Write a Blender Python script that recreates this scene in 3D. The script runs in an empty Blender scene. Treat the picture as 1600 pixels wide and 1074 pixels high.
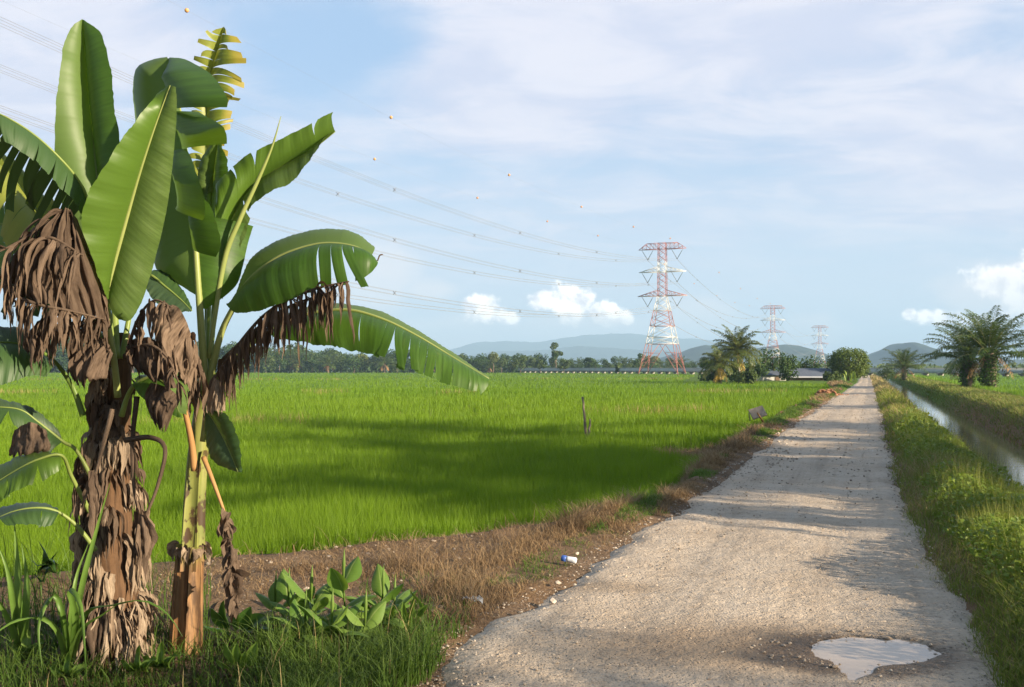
import bpy, math, random
import numpy as np
from mathutils import Vector
random.seed(7); rng = np.random.default_rng(7)
R = math.radians
sc = bpy.context.scene
COL = sc.collection
# ------------------------------------------------------------------ camera, sky, sun, exposure
F, H, HOR = 1500.0, 1.65, 575.0          # focal length in photo pixels, eye height, eye level row
cam = bpy.data.cameras.new('camera'); camo = bpy.data.objects.new('camera', cam); COL.objects.link(camo)
camo.location = (0, 0, H); camo.rotation_euler = (R(90), 0, 0)
cam.sensor_width = 36; cam.lens = 36 * F / 1600; cam.shift_y = 38 / 1600
cam.clip_start = .05; cam.clip_end = 30000
sc.camera = camo
sc.view_settings.view_transform = 'Standard'; sc.view_settings.look = 'None'
sc.view_settings.exposure = 1.38; sc.view_settings.gamma = 1
SUN_EL, SUN_AZ = 17.5, math.degrees(math.atan2(.857, -.514))     # low sun, behind the right shoulder
sd = Vector((math.sin(R(SUN_AZ)) * math.cos(R(SUN_EL)), math.cos(R(SUN_AZ)) * math.cos(R(SUN_EL)), math.sin(R(SUN_EL))))
sun = bpy.data.lights.new('sun', 'SUN'); suno = bpy.data.objects.new('sun', sun); COL.objects.link(suno)
sun.energy = 5.0; sun.angle = R(.55); sun.color = (1, .84, .62)
suno.rotation_euler = sd.to_track_quat('Z', 'Y').to_euler(); suno.location = (30, -20, 20)


class NT:
    def __init__(s, tree): s.t = tree
    def n(s, typ, ins=None, **kw):
        nd = s.t.nodes.new(typ)
        for k, v in kw.items(): setattr(nd, k, v)
        for k, v in (ins or {}).items(): s.set(nd.inputs[k], v)
        return nd
    def set(s, sock, v):
        if isinstance(v, bpy.types.NodeSocket): s.t.links.new(v, sock)
        else:
            if sock.type == 'RGBA' and isinstance(v, tuple) and len(v) == 3: v = v + (1,)
            sock.default_value = v
    def m(s, op, a, b=0.0, c=None, clamp=False):
        nd = s.t.nodes.new('ShaderNodeMath'); nd.operation = op; nd.use_clamp = clamp
        s.set(nd.inputs[0], a); s.set(nd.inputs[1], b)
        if c is not None: s.set(nd.inputs[2], c)
        return nd.outputs[0]
    def mix(s, f, a, b, mode='MIX'):
        nd = s.t.nodes.new('ShaderNodeMix'); nd.data_type = 'RGBA'; nd.blend_type = mode
        s.set(nd.inputs[0], f); s.set(nd.inputs[6], a); s.set(nd.inputs[7], b)
        return nd.outputs[2]
    def ramp(s, f, lo, hi):
        nd = s.t.nodes.new('ShaderNodeMapRange'); nd.interpolation_type = 'SMOOTHSTEP'
        s.set(nd.inputs[0], f); s.set(nd.inputs[1], lo); s.set(nd.inputs[2], hi)
        return nd.outputs[0]
    def noise(s, vec, scale, detail=4, rough=.55, dist=0.0):
        nd = s.n('ShaderNodeTexNoise', {'Scale': scale, 'Detail': detail, 'Roughness': rough, 'Distortion': dist})
        if vec is not None: s.set(nd.inputs['Vector'], vec)
        return nd.outputs[0]
    def vec(s, x, y, z):
        return s.n('ShaderNodeCombineXYZ', {0: x, 1: y, 2: z}).outputs[0]
    def scale(s, v, k):
        nd = s.n('ShaderNodeVectorMath', operation='MULTIPLY'); s.set(nd.inputs[0], v); s.set(nd.inputs[1], k)
        return nd.outputs[0]


world = bpy.data.worlds.new('World'); sc.world = world; world.use_nodes = True
SKY = .11
def build_sky():
    world.node_tree.nodes.clear(); N = NT(world.node_tree)
    sky = N.n('ShaderNodeTexSky', sky_type='NISHITA', sun_disc=False, sun_elevation=R(SUN_EL), sun_rotation=R(SUN_AZ),
              air_density=1.0, dust_density=1.2, ozone_density=1.6, altitude=0).outputs[0]
    d = N.n('ShaderNodeTexCoord').outputs['Generated']
    s = N.n('ShaderNodeSeparateXYZ', {0: d})
    x, y, z = s.outputs
    k = .455 / SKY
    yy = N.m('MAXIMUM', N.m('ABSOLUTE', y), .05)
    u = N.m('DIVIDE', x, yy); v = N.m('DIVIDE', z, yy)
    uv = N.vec(u, v, 0)
    def blob(px, py, a, b):
        du = N.m('MULTIPLY', N.m('SUBTRACT', u, (px - 800) / F), F / a)
        dv = N.m('MULTIPLY', N.m('SUBTRACT', v, (HOR - py) / F), F / b)
        return N.m('SUBTRACT', 1.0, N.m('SQRT', N.m('ADD', N.m('MULTIPLY', du, du), N.m('MULTIPLY', dv, dv))))
    def mx(lst):
        o = lst[0]
        for q in lst[1:]: o = N.m('MAXIMUM', o, q)
        return o
    # clear sky, a little whiter towards the horizon as in moist tropical air
    col = N.mix(N.m('MULTIPLY', N.ramp(y, -.3, .2), .66), N.mix(1.0, sky, (.36, .38, .40), 'MULTIPLY'), (.46 * k, .66 * k, .95 * k))
    hz = N.ramp(v, .34, .0)
    col = N.mix(N.m('MULTIPLY', hz, .80), col, (.68 * k, .75 * k, .83 * k))
    # high thin cloud
    zz = N.m('ADD', N.m('MAXIMUM', z, 0.0), .16)
    pl = N.vec(N.m('DIVIDE', x, zz), N.m('DIVIDE', y, zz), 0)
    n1 = N.noise(N.scale(pl, (.55, 1.0, 1)), .9, 7, .60, .8)
    n2 = N.noise(N.scale(pl, (1.0, 1.5, 1)), 2.6, 6, .62, .6)
    nn = N.m('ADD', N.m('MULTIPLY', n1, .62), N.m('MULTIPLY', n2, .38))
    hole = N.m('MAXIMUM', mx([blob(490, 90, 190, 110), blob(570, 50, 130, 100), blob(270, 210, 220, 120)]), 0.0)
    thick = N.m('MAXIMUM', mx([blob(1130, -60, 620, 330), blob(60, 60, 320, 220), blob(1560, 210, 420, 170), blob(820, 120, 260, 160)]), 0.0)
    bias = N.m('SUBTRACT', N.m('MULTIPLY', thick, .42), N.m('MULTIPLY', hole, .22))
    ci = N.ramp(N.m('ADD', nn, bias), .36, .72)
    ci = N.m('MULTIPLY', ci, N.m('MULTIPLY', N.ramp(v, .02, .16), N.ramp(y, -.25, .15)))
    cic = N.mix(N.ramp(n2, .35, .65), (.62 * k, .65 * k, .79 * k), (.78 * k, .77 * k, .85 * k))
    col = N.mix(N.m('MULTIPLY', ci, .93), col, cic)
    # small bright cumulus low over the hills
    bl = [blob(757, 487, 44, 30), blob(735, 478, 22, 18), blob(790, 497, 30, 14), blob(852, 470, 38, 20), blob(893, 473, 48, 36),
          blob(945, 490, 46, 24), blob(968, 496, 26, 18), blob(1558, 438, 60, 40), blob(1600, 450, 70, 60),
          blob(1472, 497, 52, 18), blob(1530, 505, 60, 16), blob(1420, 490, 14, 12), blob(1450, 495, 20, 12)]
    e = mx(bl)
    cn = N.noise(uv, 34, 6, .62)
    cd = N.m('ADD', e, N.m('MULTIPLY', N.m('SUBTRACT', cn, .5), 1.9))
    up = N.n('ShaderNodeVectorMath', operation='ADD'); N.set(up.inputs[0], uv); up.inputs[1].default_value = (.010, .008, 0)
    cn2 = N.noise(up.outputs[0], 34, 4, .6)
    lit = N.ramp(N.m('SUBTRACT', cn, cn2), -.16, .10)
    cc = N.mix(lit, (1.0 * k, .92 * k, .94 * k), (2.0 * k, 1.80 * k, 1.58 * k))
    col = N.mix(N.m('MULTIPLY', N.ramp(cd, .06, .48), .93), col, cc)
    # pinkish veil of far cloud hanging low
    lo = mx([blob(590, 448, 90, 90), blob(700, 520, 190, 40), blob(930, 515, 240, 34), blob(1090, 505, 120, 50), blob(1560, 470, 150, 80), blob(1270, 520, 90, 36), blob(670, 455, 70, 26)])
    lc = N.m('ADD', lo, N.m('MULTIPLY', N.m('SUBTRACT', N.noise(N.scale(uv, (1, 2, 1)), 11, 5), .5), 1.6))
    col = N.mix(N.m('MULTIPLY', N.ramp(lc, .05, .70), .60), col, (.92 * k, .86 * k, .86 * k))
    bg = N.n('ShaderNodeBackground', {'Color': col, 'Strength': SKY})
    out = N.n('ShaderNodeOutputWorld', {'Surface': bg.outputs[0]})
build_sky()

# ------------------------------------------------------------------ helpers
def P(px, py, Y): return np.array(((px - 800) / F * Y, Y, H + (HOR - py) / F * Y))
def G(px, py, z=0.0): return P(px, py, F * (H - z) / (py - HOR))
def nrm(a): return a / (np.linalg.norm(a, axis=-1, keepdims=True) + 1e-12)

def vnoise(x, y, seed=0):
    x = np.asarray(x, float); y = np.asarray(y, float)
    seed = int(seed); xi = np.floor(x).astype(np.int64); yi = np.floor(y).astype(np.int64)
    fx = x - xi; fy = y - yi; fx = fx * fx * (3 - 2 * fx); fy = fy * fy * (3 - 2 * fy)
    def h(a, b):
        n = (a * 374761393 + b * 668265263 + seed * 982451653) & 0x7fffffff
        n = ((n ^ (n >> 13)) * 1274126177) & 0x7fffffff
        return ((n ^ (n >> 16)) & 0xffff) / 65535.0
    return (h(xi, yi) * (1 - fx) + h(xi + 1, yi) * fx) * (1 - fy) + (h(xi, yi + 1) * (1 - fx) + h(xi + 1, yi + 1) * fx) * fy
def fbm(x, y, seed=0, o=4):
    s = 0; a = .5; t = 0
    for i in range(o):
        s = s + a * vnoise(x * 2 ** i, y * 2 ** i, seed + i); t += a; a *= .5
    return s / t

class Geo:
    def __init__(s): s.v = []; s.q = []; s.t = []; s.mq = []; s.mt = []; s.r = []; s.u = []; s.n = 0
    def add(s, v, q=None, t=None, r=.5, u=None, m=0):
        v = np.asarray(v, float).reshape(-1, 3); k = len(v)
        s.v.append(v); s.r.append(np.broadcast_to(np.asarray(r, float), (k,)))
        s.u.append(np.zeros((k, 2)) if u is None else np.asarray(u, float).reshape(-1, 2))
        if q is not None and len(q): q = np.asarray(q, np.int64).reshape(-1, 4); s.q.append(q + s.n); s.mq.append(np.full(len(q), m))
        if t is not None and len(t): t = np.asarray(t, np.int64).reshape(-1, 3); s.t.append(t + s.n); s.mt.append(np.full(len(t), m))
        s.n += k
    def build(s, name, mats, parent=None, origin=None, smooth=True):
        v = np.concatenate(s.v)
        if parent is not None: origin = ORI[parent.name]
        if origin is None: origin = np.zeros(3)
        origin = np.asarray(origin, float)
        q = np.concatenate(s.q) if s.q else np.zeros((0, 4), np.int64)
        t = np.concatenate(s.t) if s.t else np.zeros((0, 3), np.int64)
        mi = np.concatenate(s.mq + s.mt)
        me = bpy.data.meshes.new(name)
        me.vertices.add(len(v)); me.vertices.foreach_set('co', (v - origin).astype(np.float32).ravel())
        loops = np.concatenate([q.ravel(), t.ravel()]).astype(np.int32)
        me.loops.add(len(loops)); me.loops.foreach_set('vertex_index', loops)
        nf = len(q) + len(t); me.polygons.add(nf)
        st = np.concatenate([np.arange(len(q)) * 4, len(q) * 4 + np.arange(len(t)) * 3]).astype(np.int32)
        me.polygons.foreach_set('loop_start', st)
        me.polygons.foreach_set('material_index', mi.astype(np.int32))
        me.polygons.foreach_set('use_smooth', np.full(nf, smooth))
        a = me.attributes.new('rnd', 'FLOAT', 'POINT'); a.data.foreach_set('value', np.concatenate(s.r).astype(np.float32))
        u = np.concatenate(s.u); u3 = np.zeros((len(u), 3), np.float32); u3[:, :2] = u
        a = me.attributes.new('uvc', 'FLOAT_VECTOR', 'POINT'); a.data.foreach_set('vector', u3.ravel())
        for m_ in (mats if isinstance(mats, (list, tuple)) else [mats]): me.materials.append(m_)
        me.update(calc_edges=True)
        o = bpy.data.objects.new(name, me); COL.objects.link(o)
        if parent is not None: o.parent = parent
        else: o.location = origin
        ORI[o.name] = origin
        return o
ORI = {}
def tag(o, label, cat, group=None, kind=None):
    if label: o['label'] = label
    if cat: o['category'] = cat
    if group: o['group'] = group
    if kind: o['kind'] = kind
    return o
def thing(name, label, cat, loc, group=None):
    o = bpy.data.objects.new(name, None); COL.objects.link(o); o.location = loc; o.empty_display_size = .2
    ORI[o.name] = np.asarray(loc, float)
    return tag(o, label, cat, group)
def dup(root, loc, rz=0.0, s=1.0, label=None, group=None):
    def cp(o, par):
        c = o.copy(); COL.objects.link(c)
        if par is not None: c.parent = par
        for ch in o.children: cp(ch, c)
        return c
    c = cp(root, None); c.location = loc; c.rotation_euler = (0, 0, rz); c.scale = (s, s, s) if np.isscalar(s) else s
    if label: c['label'] = label
    if group: c['group'] = group
    return c

def catmull(pts, n):
    p = np.asarray(pts, float)
    if len(p) == 2: return p[0] + (p[1] - p[0]) * np.linspace(0, 1, n)[:, None]
    d = np.concatenate([[0], np.cumsum(np.linalg.norm(np.diff(p, axis=0), axis=1))])
    d = d / d[-1]; t = np.linspace(0, 1, n); e = np.vstack([2 * p[0] - p[1], p, 2 * p[-1] - p[-2]])
    i = np.clip(np.searchsorted(d, t, 'right') - 1, 0, len(p) - 2)
    f = ((t - d[i]) / (d[i + 1] - d[i] + 1e-12))[:, None]
    a, b, c, g = e[i], e[i + 1], e[i + 2], e[i + 3]
    return .5 * (2 * b + (c - a) * f + (2 * a - 5 * b + 4 * c - g) * f ** 2 + (3 * b - a - 3 * c + g) * f ** 3)
def gridq(a, b, wrap=False):
    i, j = np.meshgrid(np.arange(a - 1), np.arange(b if wrap else b - 1), indexing='ij')
    j2 = (j + 1) % b
    return np.stack([i * b + j, i * b + j2, (i + 1) * b + j2, (i + 1) * b + j], -1).reshape(-1, 4)
def tube(g, path, rad, nseg=8, r=.5, m=0, cap=True, rough=0.0):
    p = np.asarray(path, float); n = len(p); rad = np.broadcast_to(np.asarray(rad, float), (n,))
    T = nrm(np.gradient(p, axis=0)); ref = np.array((0., 1, 0)) if abs(T[0][1]) < .9 else np.array((1., 0, 0))
    A = nrm(np.cross(T, ref)); B = np.cross(T, A)
    th = np.linspace(0, 2 * np.pi, nseg, endpoint=False)
    rr = rad[:, None] * (1 + (rough * (rng.random((n, nseg)) - .5) if rough else 0))
    v = p[:, None] + rr[..., None] * (np.cos(th)[None, :, None] * A[:, None] + np.sin(th)[None, :, None] * B[:, None])
    tt = np.linspace(0, 1, n)
    u = np.stack(np.broadcast_arrays(tt[:, None], (th / np.pi - 1)[None]), -1)
    tr = None; vv = v.reshape(-1, 3); uu = u.reshape(-1, 2)
    if cap:
        vv = np.vstack([vv, p[0], p[-1]]); uu = np.vstack([uu, (0, 0), (1, 0)]); k = n * nseg
        a = np.arange(nseg); b = (a + 1) % nseg
        tr = np.vstack([np.stack([np.full(nseg, k), b, a], 1), np.stack([np.full(nseg, k + 1), a + (n - 1) * nseg, b + (n - 1) * nseg], 1)])
    g.add(vv, gridq(n, nseg, True), tr, r, uu, m)
def bar(g, a, b, w, m=0, r=.5): tube(g, [a, b], w, 4, r, m)
def box(g, c, sz, rot=None, r=.5, m=0):
    s = np.array([(x, y, z) for x in (-.5, .5) for y in (-.5, .5) for z in (-.5, .5)]) * np.asarray(sz, float)
    if rot is not None: s = s @ np.asarray(rot, float).T
    f = [(0, 1, 3, 2), (4, 6, 7, 5), (0, 4, 5, 1), (2, 3, 7, 6), (0, 2, 6, 4), (1, 5, 7, 3)]
    g.add(np.asarray(c) + s, f, r=r, m=m)
def rotz(a): return np.array(((math.cos(a), -math.sin(a), 0), (math.sin(a), math.cos(a), 0), (0, 0, 1)))
def roty(a): return np.array(((math.cos(a), 0, math.sin(a)), (0, 1, 0), (-math.sin(a), 0, math.cos(a))))
def rotx(a): return np.array(((1, 0, 0), (0, math.cos(a), -math.sin(a)), (0, math.sin(a), math.cos(a))))
def blades(g, base, h, w, az, lean, rnd, k=2, droop=.0, m=0):
    base = np.asarray(base, float); N = len(base)
    h, w, az, lean, rnd, droop = [np.broadcast_to(np.asarray(q, float), (N,)) for q in (h, w, az, lean, rnd, droop)]
    fa = az + np.pi / 2 + rng.normal(0, .7, N)
    sx, sy = np.cos(fa), np.sin(fa); dx, dy = np.cos(az), np.sin(az)
    V = np.zeros((N, 2 * k + 1, 3)); U = np.zeros((N, 2 * k + 1, 2))
    for i in range(k + 1):
        f = i / k
        c = base + np.stack([dx * h * lean * f * f, dy * h * lean * f * f, h * (f - droop * f ** 3)], 1)
        ww = w * .5 * (.75 + .6 * f - 1.35 * f ** 2.2)
        if i < k:
            o = np.stack([sx * ww, sy * ww, 0 * ww], 1)
            V[:, 2 * i] = c - o; V[:, 2 * i + 1] = c + o; U[:, 2 * i:2 * i + 2, 0] = f
        else: V[:, 2 * k] = c; U[:, 2 * k, 0] = 1
    o = (np.arange(N) * (2 * k + 1))[:, None]
    q = np.concatenate([o + np.array([2 * i, 2 * i + 1, 2 * i + 3, 2 * i + 2])[None] for i in range(k - 1)]) if k > 1 else None
    t = o + np.array([2 * k - 2, 2 * k - 1, 2 * k])[None]
    g.add(V.reshape(-1, 3), q, t, np.repeat(rnd, 2 * k + 1), U.reshape(-1, 2), m)
def ribbon(g, path, wid, side, cup=0.0, twist=0.0, r=.5, m=0, na=4, wob=0.0, twist0=0.0, seed=None):
    p = np.asarray(path, float); n = len(p); T = nrm(np.gradient(p, axis=0))
    wid = np.broadcast_to(np.asarray(wid, float), (n,))
    S = np.asarray(side, float)[None] - (T @ np.asarray(side, float))[:, None] * T; S = nrm(S); Nn = np.cross(T, S)
    a = (twist0 + twist * np.linspace(0, 1, n))[:, None]; S, Nn = S * np.cos(a) + Nn * np.sin(a), Nn * np.cos(a) - S * np.sin(a)
    x = np.linspace(-1, 1, na + 1); tt = np.linspace(0, 1, n)
    off = cup * x[None] ** 2 * wid[:, None]
    if wob:
        ph = rng.random(3) * 6
        off = off + wob * wid[:, None] * (np.sin(tt[:, None] * 13 + x[None] * 2.2 + ph[0]) * .5 + np.sin(tt[:, None] * 23 - x[None] * 4 + ph[1]) * .3 + np.sin(x[None] * 7 + tt[:, None] * 5 + ph[2]) * .35)
    v = p[:, None] + S[:, None] * (x[None] * .5 * wid[:, None])[..., None] + Nn[:, None] * (off * .5)[..., None]
    u = np.stack(np.broadcast_arrays(tt[:, None], x[None]), -1)
    g.add(v.reshape(-1, 3), gridq(n, na + 1), None, r, u.reshape(-1, 2), m)
OCT_V = np.array([(1, 0, 0), (-1, 0, 0), (0, 1, 0), (0, -1, 0), (0, 0, 1), (0, 0, -1.)])
OCT_F = np.array([(0, 2, 4), (2, 1, 4), (1, 3, 4), (3, 0, 4), (2, 0, 5), (1, 2, 5), (3, 1, 5), (0, 3, 5)])
v_ = np.array([nrm(OCT_V[f].mean(0)) for f in OCT_F])
def stones(g, pos, size, rnd, m=0):
    pos = np.asarray(pos, float); N = len(pos)
    size = np.broadcast_to(size, (N,)); a = rng.random(N) * 6.28
    B = np.vstack([OCT_V, v_ * .92]); nb = len(B)
    faces = []
    for i, f in enumerate(OCT_F):
        c = 6 + i; faces += [(f[0], f[1], c), (f[1], f[2], c), (f[2], f[0], c)]
    V = B[None] * (size[:, None, None] * (1 + .45 * (rng.random((N, nb, 1)) - .5))) * (np.array((1, .75, .55))[None, None] * (1 + .5 * (rng.random((N, 1, 3)) - .5)))
    ca, sa = np.cos(a)[:, None], np.sin(a)[:, None]
    V = np.stack([V[..., 0] * ca - V[..., 1] * sa, V[..., 0] * sa + V[..., 1] * ca, V[..., 2]], -1) + pos[:, None]
    t = (np.arange(N) * nb)[:, None, None] + np.array(faces)[None]
    g.add(V.reshape(-1, 3), None, t.reshape(-1, 3), np.repeat(rnd, nb), None, m)
def leafquads(g, pos, size, nor, rnd, m=0, asp=.55):
    pos = np.asarray(pos, float); N = len(pos); nor = nrm(np.asarray(nor, float) + rng.normal(0, .55, (N, 3)))
    t = nrm(np.cross(nor, rng.normal(0, 1, (N, 3)))); b = np.cross(nor, t); s = np.broadcast_to(size, (N,))[:, None]
    V = np.stack([pos - t * s * .5, pos + b * s * asp * .5 - nor * s * .08, pos + t * s * .5, pos - b * s * asp * .5 - nor * s * .08], 1)
    u = np.tile(np.array([(0, 0), (.5, 1), (1, 0), (.5, -1)]), (N, 1))
    g.add(V.reshape(-1, 3), np.arange(N * 4).reshape(-1, 4), None, np.repeat(rnd, 4), u, m)

# ------------------------------------------------------------------ materials
def mat(name, c1, c2, rough=.7, ns=5.0, stretch=(1, 1, 1), coord='Object', rw=.5, bump=0.0, trans=0.0, tcol=None, spec=.3, detail=4, back=None, extra=None, bscale=None):
    m = bpy.data.materials.new(name); m.use_nodes = True; m.node_tree.nodes.clear(); N = NT(m.node_tree)
    rnd = N.n('ShaderNodeAttribute', attribute_name='rnd').outputs['Fac']
    uvc = N.n('ShaderNodeAttribute', attribute_name='uvc').outputs['Vector']
    tc = N.n('ShaderNodeTexCoord').outputs['Object'] if coord == 'Object' else (uvc if coord == 'uvc' else N.n('ShaderNodeNewGeometry').outputs['Position'])
    vec = N.scale(tc, stretch)
    no = N.noise(vec, ns, detail, .6)
    no_c = N.ramp(no, .25, .75)
    fac = N.m('ADD', N.m('MULTIPLY', rnd, rw), N.m('MULTIPLY', no_c, 1 - rw))
    col = N.mix(fac, c1, c2)
    if extra: col = extra(N, col, rnd, uvc, no)
    if back is not None:
        bf = N.n('ShaderNodeNewGeometry').outputs['Backfacing']
        col = N.mix(bf, col, N.mix(.75, col, back))
    pb = N.n('ShaderNodeBsdfPrincipled', {'Base Color': col, 'Roughness': rough, 'Specular IOR Level': spec})
    if bump:
        bn = no if bscale is None else N.noise(vec, bscale, 5, .65)
        b = N.n('ShaderNodeBump', {'Strength': 1.0, 'Distance': bump, 'Height': bn}); m.node_tree.links.new(b.outputs[0], pb.inputs['Normal'])
    o = pb.outputs[0]
    if trans:
        tcn = N.mix(.6, col, tcol) if tcol else col
        tb = N.n('ShaderNodeBsdfTranslucent', {'Color': tcn})
        ms = N.n('ShaderNodeMixShader', {0: trans}); m.node_tree.links.new(o, ms.inputs[1]); m.node_tree.links.new(tb.outputs[0], ms.inputs[2]); o = ms.outputs[0]
    N.n('ShaderNodeOutputMaterial', {'Surface': o})
    return m
# ------------------------------------------------------------------ the lie of the land
def tab(pts, z):
    q = np.array([G(px, py, z) for px, py in pts]); q = q[np.argsort(q[:, 1])]
    lo = q[0] + (q[0] - q[1]) * 0; return q[:, 1], q[:, 0]
_ly, _lx = tab([(690, 1074), (735, 1000), (820, 950), (960, 855), (1060, 800), (1150, 735), (1210, 690), (1260, 650), (1300, 625), (1340, 598)], 0)
_ry, _rx = tab([(1558, 1074), (1515, 983), (1476, 912), (1440, 850), (1414, 800), (1380, 676), (1373, 636), (1362, 595)], 0)
def XL(Y):
    Y = np.asarray(Y, float); return np.where(Y < _ly[0], _lx[0] + (Y - _ly[0]) * .378, np.where(Y > _ly[-1], _lx[-1] + (Y - _ly[-1]) * .368, np.interp(Y, _ly, _lx)))
def XR(Y):
    Y = np.asarray(Y, float); return np.where(Y < _ry[0], _rx[0] + (Y - _ry[0]) * .36, np.where(Y > _ry[-1], _rx[-1] + (Y - _ry[-1]) * .368, np.interp(Y, _ry, _rx)))
ZF = -.35                                                         # floor of the paddy
_b = np.array([(-10, -30), (5, -14), (6.6, -8), (7.6, -4.6), (8.26, -3.3), (8.8, -2.3), (9.33, -1.24), (9.69, -.65), (10.63, 0), (11.45, .76), (12, 1.2), (13.6, 1.8), (16.5, 2.75), (18.6, 3.5), (20, 3.4), (21, 2.6), (22.4, 2.9), (23.4, 5.0), (31.5, 8.0),
               (38.8, 10.6), (58.6, 18.2), (81, 27), (110, 36.0), (114, 30), (119, 25), (124, 22), (200, 38), (262, 50), (300, 29), (345, 3), (400, -20)])
_b[:, 1] += np.interp(_b[:, 0], [9.4, 11, 60, 90], [0, .42, .5, 0])
def XB(Y): return np.interp(Y, _b[:, 0], _b[:, 1])
_bn = np.array([(y, x) for y, x in _b if not 19.5 < y < 23])
def XBs(Y): return np.interp(Y, _bn[:, 0], _bn[:, 1])
_pr = np.array([(-5, 0), (-1e-6, -.03), (0, -.03), (.25, .0), (.6, .06), (1.0, .03), (1.5, -.12), (2.05, -.75), (2.4, -1.2), (3.9, -1.25), (4.3, -.85), (4.7, -.35), (5.1, 0.0), (5.7, .08), (6.6, .02), (8.2, -.12), (11, -.28), (900, -.35)])
ZW = -.80
def ground_z(X, Y):
    X = np.asarray(X, float); Y = np.asarray(Y, float)
    dl = XL(Y) - X; dr = X - XR(Y); wb = np.maximum(XL(Y) - XBs(Y), .5)
    f = np.clip((dl - wb + .35) / .8, 0, 1); f = f * f * (3 - 2 * f)
    bm = .08 * np.sin(np.pi * np.clip(dl / wb, 0, 1)) * np.clip((Y - 9) / 4, .15, 1)
    zl = (-.03 + bm) * (1 - f) + ZF * f
    zr = np.interp(dr, _pr[:, 0], _pr[:, 1])
    z = np.where(dl > 0, zl, np.where(dr > 0, zr, -.05))
    n = (fbm(X * 2.3, Y * 2.3, 3) - .5) * .10 + (fbm(X * 11, Y * 11, 5, 3) - .5) * .035
    amp = np.where((dl > 0) & (dl < wb), 1.0, np.where((dr > 0) & (dr < 8), .9, .25))
    near = np.clip(np.minimum(np.where(dl > 0, dl, 9), np.where(dr > 0, dr, 9)) / .25, .35, 1)
    return z + n * amp * near

# the ground: one sheet, dense near the road
def geom(a, b, n, p): return a + (b - a) * np.linspace(0, 1, n) ** p
rows = np.concatenate([np.linspace(-8, 3, 12)[:-1], np.linspace(3, 16, 105)[:-1], geom(16, 420, 130, 2.2)])
lcol = -np.concatenate([np.linspace(0, 7, 60), geom(7.2, 420, 34, 2.4)])[::-1]
rcol = np.concatenate([np.linspace(0, 9, 64), geom(9.3, 420, 30, 2.4)])
gx = np.concatenate([XL(rows)[:, None] + lcol[None], XR(rows)[:, None] + rcol[None]], 1)
gy = np.repeat(rows[:, None], gx.shape[1], 1)
gz = ground_z(gx, gy)
g = Geo(); g.add(np.stack([gx, gy, gz], -1), gridq(*gx.shape))
def soilx(N, col, rnd, uvc, no):
    pos = N.n('ShaderNodeNewGeometry').outputs['Position']
    n2 = N.noise(pos, 1.1, 5, .65); n3 = N.noise(pos, 26, 3, .6)
    col = N.mix(N.ramp(n2, .42, .62), col, (.20, .125, .07))
    col = N.mix(N.ramp(n3, .60, .74), col, (.34, .27, .19))
    far = N.ramp(N.n('ShaderNodeSeparateXYZ', {0: pos}).outputs[1], 45, 70)
    return N.mix(far, col, (.10, .16, .025))
M_soil = mat('soil', (.12, .080, .050), (.24, .16, .10), .95, 3.2, coord='World', rw=0, bump=.03, bscale=30, extra=soilx, spec=.1)
tag(g.build('ground', M_soil), 'brown soil and grass land under the paddy, berm and canal banks', 'ground', kind='structure')
# ---- the plain out to the horizon
g = Geo(); rr = np.array([300, 420, 700, 1200, 2000, 3500, 6000, 9500.]); th = np.linspace(0, 2 * np.pi, 97)
pv = np.stack([rr[:, None] * np.cos(th), rr[:, None] * np.sin(th), np.where(rr < 400, -1.6, -.75)[:, None] + 0 * th], -1); g.add(pv, gridq(len(rr), 97))
M_plain = mat('plain', (.035, .07, .018), (.09, .13, .03), .95, .02, coord='World', rw=0)
tag(g.build('far_ground', M_plain), 'flat green plain running out to the hills', 'ground', kind='structure')
g = Geo(); box(g, (0, 0, -3.0), (560, 900, .5)); tag(g.build('subsoil', M_soil), 'earth below the paddy plain', 'ground', kind='structure')

# ------------------------------------------------------------------ road with its puddle
PUD = [(1270, 1012), (1278, 1004), (1292, 999), (1330, 993), (1362, 994), (1385, 997), (1402, 994), (1435, 1001), (1468, 1017), (1440, 1029), (1402, 1034), (1366, 1037), (1354, 1048), (1330, 1056), (1320, 1042), (1304, 1027), (1284, 1021)]
pp = np.array([G(a, b, 0)[:2] for a, b in PUD]); pc = pp.mean(0)
def sdist(X, Y):                                                   # signed distance to the puddle outline, inside positive
    Q = np.stack([X, Y], -1); d = np.full(X.shape, 1e9); ins = np.zeros(X.shape, bool)
    for a, b in zip(pp, np.roll(pp, -1, 0)):
        e = b - a; t = np.clip(((Q - a) @ e) / (e @ e), 0, 1); d = np.minimum(d, np.linalg.norm(Q - a - t[..., None] * e, axis=-1))
        c = ((a[1] > Y) != (b[1] > Y)) & (X < (b[0] - a[0]) * (Y - a[1]) / (b[1] - a[1] + 1e-12) + a[0]); ins ^= c
    return np.where(ins, d, -d)
ry = np.concatenate([np.linspace(-8, 4.5, 40)[:-1], np.linspace(4.5, 7.2, 150)[:-1], geom(7.2, 16, 170, 1.3)[:-1], geom(16, 222, 150, 2)])
ru = np.linspace(0, 1, 140)
rx = XL(ry)[:, None] - .3 + (XR(ry) - XL(ry) + .6)[:, None] * ru[None]; ryy = np.repeat(ry[:, None], 140, 1)
edge = np.minimum(rx - XL(ry)[:, None] + .3 + .7 * (fbm(ryy * .7, rx * .2, 13) - .5) + .25 * (fbm(ryy * 3, rx, 14) - .5), XR(ry)[:, None] + .3 - rx + .5 * (fbm(ryy * .8, rx * .2, 15) - .5) + .2 * (fbm(ryy * 3, rx, 16) - .5))
e0 = np.clip(edge / .42, 0, 1)
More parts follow.
